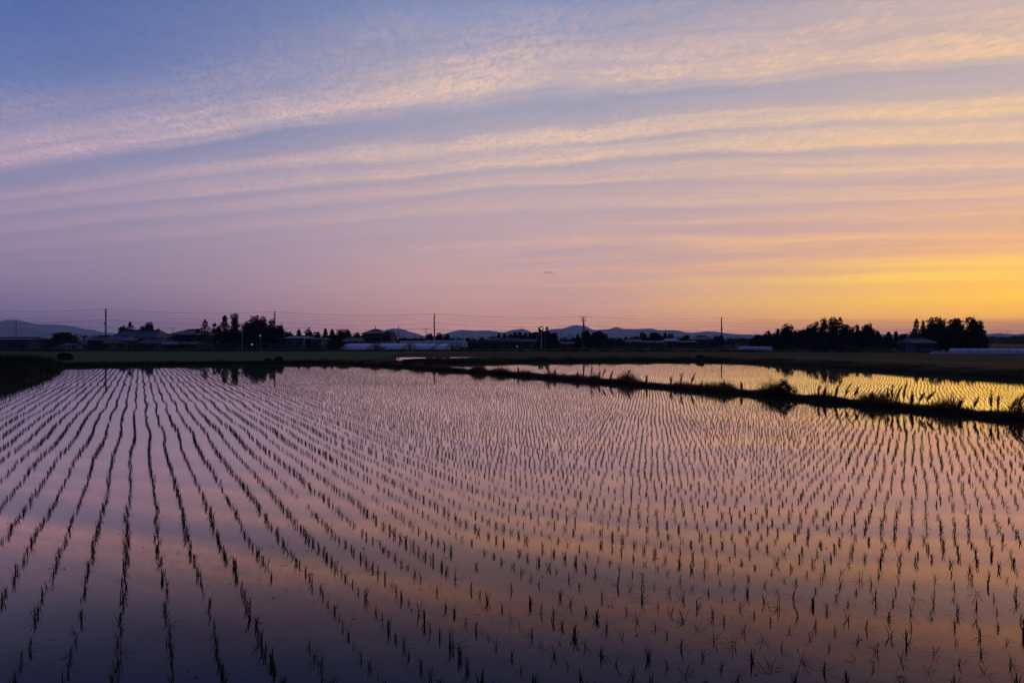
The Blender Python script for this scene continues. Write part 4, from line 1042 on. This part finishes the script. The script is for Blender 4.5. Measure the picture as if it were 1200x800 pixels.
# bare pipe frame
t = empty('bare_pipe_frame', (gx(553, 200), 202, .12), 'long dark uncovered greenhouse frame of bare pipes', 'greenhouse frame')
w_ = 47/F*200
for i in range(15):
    xx_ = -w_/2 + w_*i/14
    MB().tube([(xx_,-3,0),(xx_,-3,1.6),(xx_,-1.5,2.15),(xx_,0,2.3),(xx_,1.5,2.15),(xx_,3,1.6),(xx_,3,0)], .05, 5).build('hoop', M['dark_metal'], t)
for y_, z_ in ((-3,.5),(-3,1.6),(0,2.36),(3,1.6),(-3,1.05)): MB().tube([(-w_/2,y_-.06,z_),(w_/2,y_-.06,z_)], .045, 5).build('rail', M['dark_metal'], t)
MB().box(-w_/2, w_/2, -2.7, -2.64, .0, .9).build('side_screen', M['wall_brown'], t)

# guard rails on the farm road
def rail(label, px0, px1, z0, z1, h=1.25, nb=3):
    x0, x1 = gx(px0, z0), gx(px1, z1); L_ = math.hypot(x1-x0, z1-z0); rz = math.atan2(z1-z0, x1-x0)
    t = empty('guard_rail', ((x0+x1)/2, (z0+z1)/2, .4), label, 'guard rail', 'pale pipe guard rails along the farm road', rz)
    for i in range(nb):
        MB().tube([(-L_/2,-.05,h*(i+1)/nb-.08),(L_/2,-.05,h*(i+1)/nb-.08)], .022, 6).build('rail', M['railing'], t)
    k_ = max(2, int(L_/3))
    for i in range(k_+1):
        MB().tube([(-L_/2+L_*i/k_, 0, -.1), (-L_/2+L_*i/k_, 0, h)], .03, 6).build('post', M['railing'], t)
rail('long pale pipe rail before the dense grove', 233, 318, 150, 149)
rail('pale pipe rail running past the two tier house and blue shed', 320, 378, 149, 148.5)
rail('faint pipe rail beneath the large domed tree', 694, 745, 144, 143, .9, 2)
rail('faint pipe rail beneath the gabled farmhouse', 780, 852, 140, 136, .9, 2)
rail('pale pipe rail below the end of the sunset wood', 992, 1048, 136, 133, .9, 3)
rail('dim pipe rail below the highest crowns of the wood', 912, 950, 140, 138, .8, 2)

# ------------------------------------------------------------------ poles, lamps, wires
def pole(px, top, z, label, r_=.16, arms=(), base=.12, m='concrete', group='utility poles', name='utility_pole', steps=True, twin=False):
    x = gx(px, z); h = gz(top, z) - base
    t = empty(name, (x, z, base), label, 'utility pole', group)
    mb = MB(); mb.tube([(0,0,-.3),(0,0,h*.5),(0,0,h)], [r_*1.25, r_, r_*.8], 10); mb.build('pole', M[m], t)
    if twin:
        MB().tube([(.95,0,-.3),(.45,0,h*.55),(.1,0,h*.93)], [.17,.15,.12], 8).build('stay_pole', M[m], t)
    for (dz, hw_) in arms:
        a = MB().box(-hw_, hw_, -r_-.1, -r_, h-dz-.06, h-dz+.06).build('crossarm', M['dark_metal'], t)
        for s_ in (-1, 1):
            MB().tube([(s_*hw_*.9,-r_-.05,h-dz+.06),(s_*hw_*.9,-r_-.05,h-dz+.18),(s_*hw_*.9,-r_-.05,h-dz+.36)], [.09,.13,.07], 8).build('insulator', M['insulator'], a)
    if steps and z < 260:
        # end-on brackets that carry the wires, seen almost edge on
        for dz in (.15, .9, 1.7):
            MB().box(-.06, .06, -.7, .7, h-dz-.05, h-dz+.05).build('bracket', M['dark_metal'], t)
        MB().box(-.22, .22, -r_-.34, -r_, h*.62, h*.62+.5).build('terminal_box', M['concrete'], t)
    return t
LINE = [(-70, 361, 166), (124, 362, 177), (322, 365.3, 192), (509, 367.5, 204), (683.5, 371, 226), (845.5, 372, 238), (990, 374, 252), (1130, 376, 266), (1290, 378, 282)]
labs = ['tall utility pole beyond the dim frame edge', 'tall utility pole with pale lower part beside the small brown barn', 'tall utility pole rising out of the dense grove',
        'lone plain utility pole among the pale film tunnels', 'heavy double utility pole with three crossarms and round insulators',
        'brownish utility pole clasped by a round tree before the sunset wood']
for i, (px, top, z) in enumerate(LINE[1:6]):
    tw = i == 3
    pole(px, top, z, labs[i+1], .21 if not tw else .2, arms=((.1,.85),(.75,.85),(1.4,.85)) if tw else (), m='rust' if i == 4 else 'concrete', twin=tw, steps=not tw, group='tall utility poles carrying the main line')
def wire(pts, sag, r_, label, group):
    P = []
    for a, b in zip(pts[:-1], pts[1:]):
        for k in range(14):
            f = k/14; P.append((a[0]+(b[0]-a[0])*f, a[1]+(b[1]-a[1])*f, a[2]+(b[2]-a[2])*f - sag*4*f*(1-f)))
    P.append(pts[-1]); mb = MB(); mb.tube(P, r_, 5, False)
    o = mb.build('overhead_wire', M['wire']); tag(o, label, 'wire', group)
GW = 'wires of the main power line'
for dz, dy, lab in ((.0, -.6, 'topmost wire strung along the tall utility poles'), (.0, .6, 'twin of the topmost wire, on the far bracket end'),
                    (.8, .6, 'second wire down on the tall utility poles'), (1.6, -.6, 'third wire down on the tall utility poles'), (2.7, .0, 'lowest sagging cable on the tall utility poles')):
    wire([(gx(p, z), z+dy, gz(tp, z)-dz) for p, tp, z in LINE], .75 if dz < 2 else 1.0, .015 if dz < 2 else .020, lab, GW)
GP = 'small far utility poles'
far = [(19, 375.8, 300, 'short far pole standing over the long low shed', ((.2,.3),)), (87.8, 389.6, 260, 'stubby far pole just past the big domed tree', ()),
       (91.6, 393.4, 300, 'thin little pole next to the stubby far pole', ((.5,.6),)), (202.4, 384.2, 330, 'far pole with a T top over the hipped house eave', ((.2,1.0),)),
       (246.8, 382.0, 300, 'far pole between the layered conifer and the slim tree', ((.6,1.1),(1.6,1.1))),
       (466.5, 382.0, 262, 'dark far pole in front of the first blue peak', ()), (487, 393.2, 420, 'tiny far pole with crossarm on the blue peak slope', ((.3,1.3),)),
       (499.3, 384.8, 320, 'far pole with a T top short of the lone plain pole', ((.3,1.1),)), (542.3, 388.2, 420, 'thin far pole before the second blue range', ()),
       (549.3, 389.6, 400, 'thicker far pole beside the thin one on the second range', ()), (652.8, 388.5, 420, 'pale thin far pole past the brightest lamp', ()),
       (657.6, 384.6, 360, 'far crossarm pole between the lamp trees and double pole', ((.3,.9),(1.3,.9))), (745.6, 388.2, 420, 'thin far pole over the low long tree', ()),
       (837, 391.8, 520, 'tiny far pole before the brownish pole', ((.3,1.2),)), (362.6, 383.0, 330, 'stub of a far pole behind the dark round tree', ((.4,.5),)),
       (1167.3, 392.0, 520, 'hazy far pole past the last grove', ((.3,1.0),)), (1180.3, 388.6, 620, 'hazy far crossarm pole over the plain', ((.3,1.6),(1.8,1.6)))]
for px, tp, z, lab, arms in far: pole(px, tp, z, lab, .17 if z < 320 else .16, arms, group=GP, steps=False)
second_line = [(-80, 379.6, 300), (19, 379.0, 300), (202.4, 384.4, 330), (362.6, 383.4, 330), (499.3, 385.2, 320), (657.6, 385.2, 360), (845, 386.5, 400)]
for dy, lab in ((-.9, 'thin near wire of the far low power line'), (.9, 'thin far wire of the far low power line')):
    wire([(gx(p, z), z+dy, gz(tp, z)) for p, tp, z in second_line], .8, .028, lab, 'wires of the far low power line')
wire([(gx(p, z), z, gz(tp, z)) for p, tp, z in [(466.5,384.5,262),(657.6,390.5,360),(745.6,391.5,420)]], .6, .03, 'faint wire crossing the blue mountains', 'wires of the far low power line')
wire([(gx(p, z), z, gz(tp, z)) for p, tp, z in [(1110,385.5,160),(1167.3,387.5,500),(1290,385,500)]], .6, .03, 'faint wire leaving the last grove', 'wires of the far low power line')
GLp = 'lamps and pale posts along the farm road'
def lamp(px, top, z, label, base=.7, r_=.09, bulb=.2, m='lamp', polem='palepole', arm=.0, hh=None):
    x = gx(px, z); h = gz(top, z) - base
    t = empty('street_lamp', (x, z, base), label, 'street lamp', GLp)
    MB().tube([(arm,.15,-.3),(arm,.15,h-.1),(0,.0,h+.16)], [r_*1.2, r_, r_*.7], 8).build('pole', M[polem], t)
    hd = MB().tube([(0,0,h+bulb*1.5),(0,0,h+bulb*.9),(0,0,h+bulb*.2)], [bulb*.5, bulb*1.2, bulb*1.5], 10).build('lamp_shade', M['dark_metal'], t)
    mb = MB(); vs = []; nn = 10
    for j in range(5):
        th = math.pi*(j+.5)/5
        vs += [(bulb*math.sin(th)*math.cos(6.283*k/nn), -.02 + bulb*math.sin(th)*math.sin(6.283*k/nn), h - bulb*.1 + bulb*.8*math.cos(th)) for k in range(nn)]
    mb.add(vs, [(j*nn+k, (j+1)*nn+k, (j+1)*nn+(k+1)%nn, j*nn+(k+1)%nn) for j in range(4) for k in range(nn)]); mb.build('bulb', M[m], t)
lamp(634.5, 384.6, 200, 'brightest white lamp on a pale pole in front of dark trees', .12, .11, .16, arm=.0)
lamp(356.2, 391.2, 168, 'white lamp on a pale pole beside the bright blue shed', .12, .07, .22, 'lamp_dim')
lamp(295, 403.2, 168, 'small low lamp at the foot of the dense grove', .4, .06, .2, 'lamp_dim')
lamp(304.9, 393.0, 168, 'small light glinting inside the dense grove', .12, .04, .13, 'lamp_dim')
lamp(606.3, 405.3, 175, 'tiny white light in front of the long low house', .12, .05, .14, 'lamp')
def post(px, top, z, label, r_=.1, m='railing', base=.12):
    t = empty('pale_post', (gx(px, z), z, base), label, 'post', GLp); h = gz(top, z)-base
    MB().tube([(0,0,-.3),(0,0,h)], [r_*1.15, r_], 8).build('shaft', M[m], t)
    MB().tube([(0,0,h),(0,0,h+.12)], [r_*1.25, r_*.5], 8).build('cap', M['dark_metal'], t)
post(283.7, 379.6, 160, 'tall pale steel post before the dense grove', .11)
post(639.0, 388.0, 198, 'pale post standing next to the brightest lamp', .1)
post(611.4, 398.6, 170, 'short pale post in front of the even tree row', .08)
post(228, 400.4, 162, 'short pale post before the spire shaped conifer', .08)
post(1063.5, 402.0, 104, 'short pale post ahead of the lone shed', .07)
# guy wire to the lamp pole
x0, x1 = gx(633.5, 200), gx(622.3, 199.5)
o = MB().tube([(x0, 199.9, gz(389, 200)), (x1, 199.2, .5)], .05, 6).build('guy_wire', M['palepole'])
tag(o, 'slanting pale guy wire tied from lamp pole to ground', 'guy wire')

# ------------------------------------------------------------------ render settings
sc = bpy.context.scene
sc.view_settings.view_transform = 'Standard'; sc.view_settings.look = 'None'; sc.view_settings.exposure = EXPO = 0.0; sc.view_settings.gamma = 1
sc.view_settings.use_curve_mapping = False
sc.render.engine = 'CYCLES'
cy = sc.cycles
cy.max_bounces = 6; cy.diffuse_bounces = 2; cy.glossy_bounces = 3; cy.transmission_bounces = 3; cy.transparent_max_bounces = 8; cy.volume_bounces = 0
cy.sample_clamp_indirect = 4; cy.caustics_reflective = False; cy.caustics_refractive = False
cy.use_adaptive_sampling = True; cy.adaptive_threshold = .006; cy.use_denoising = True
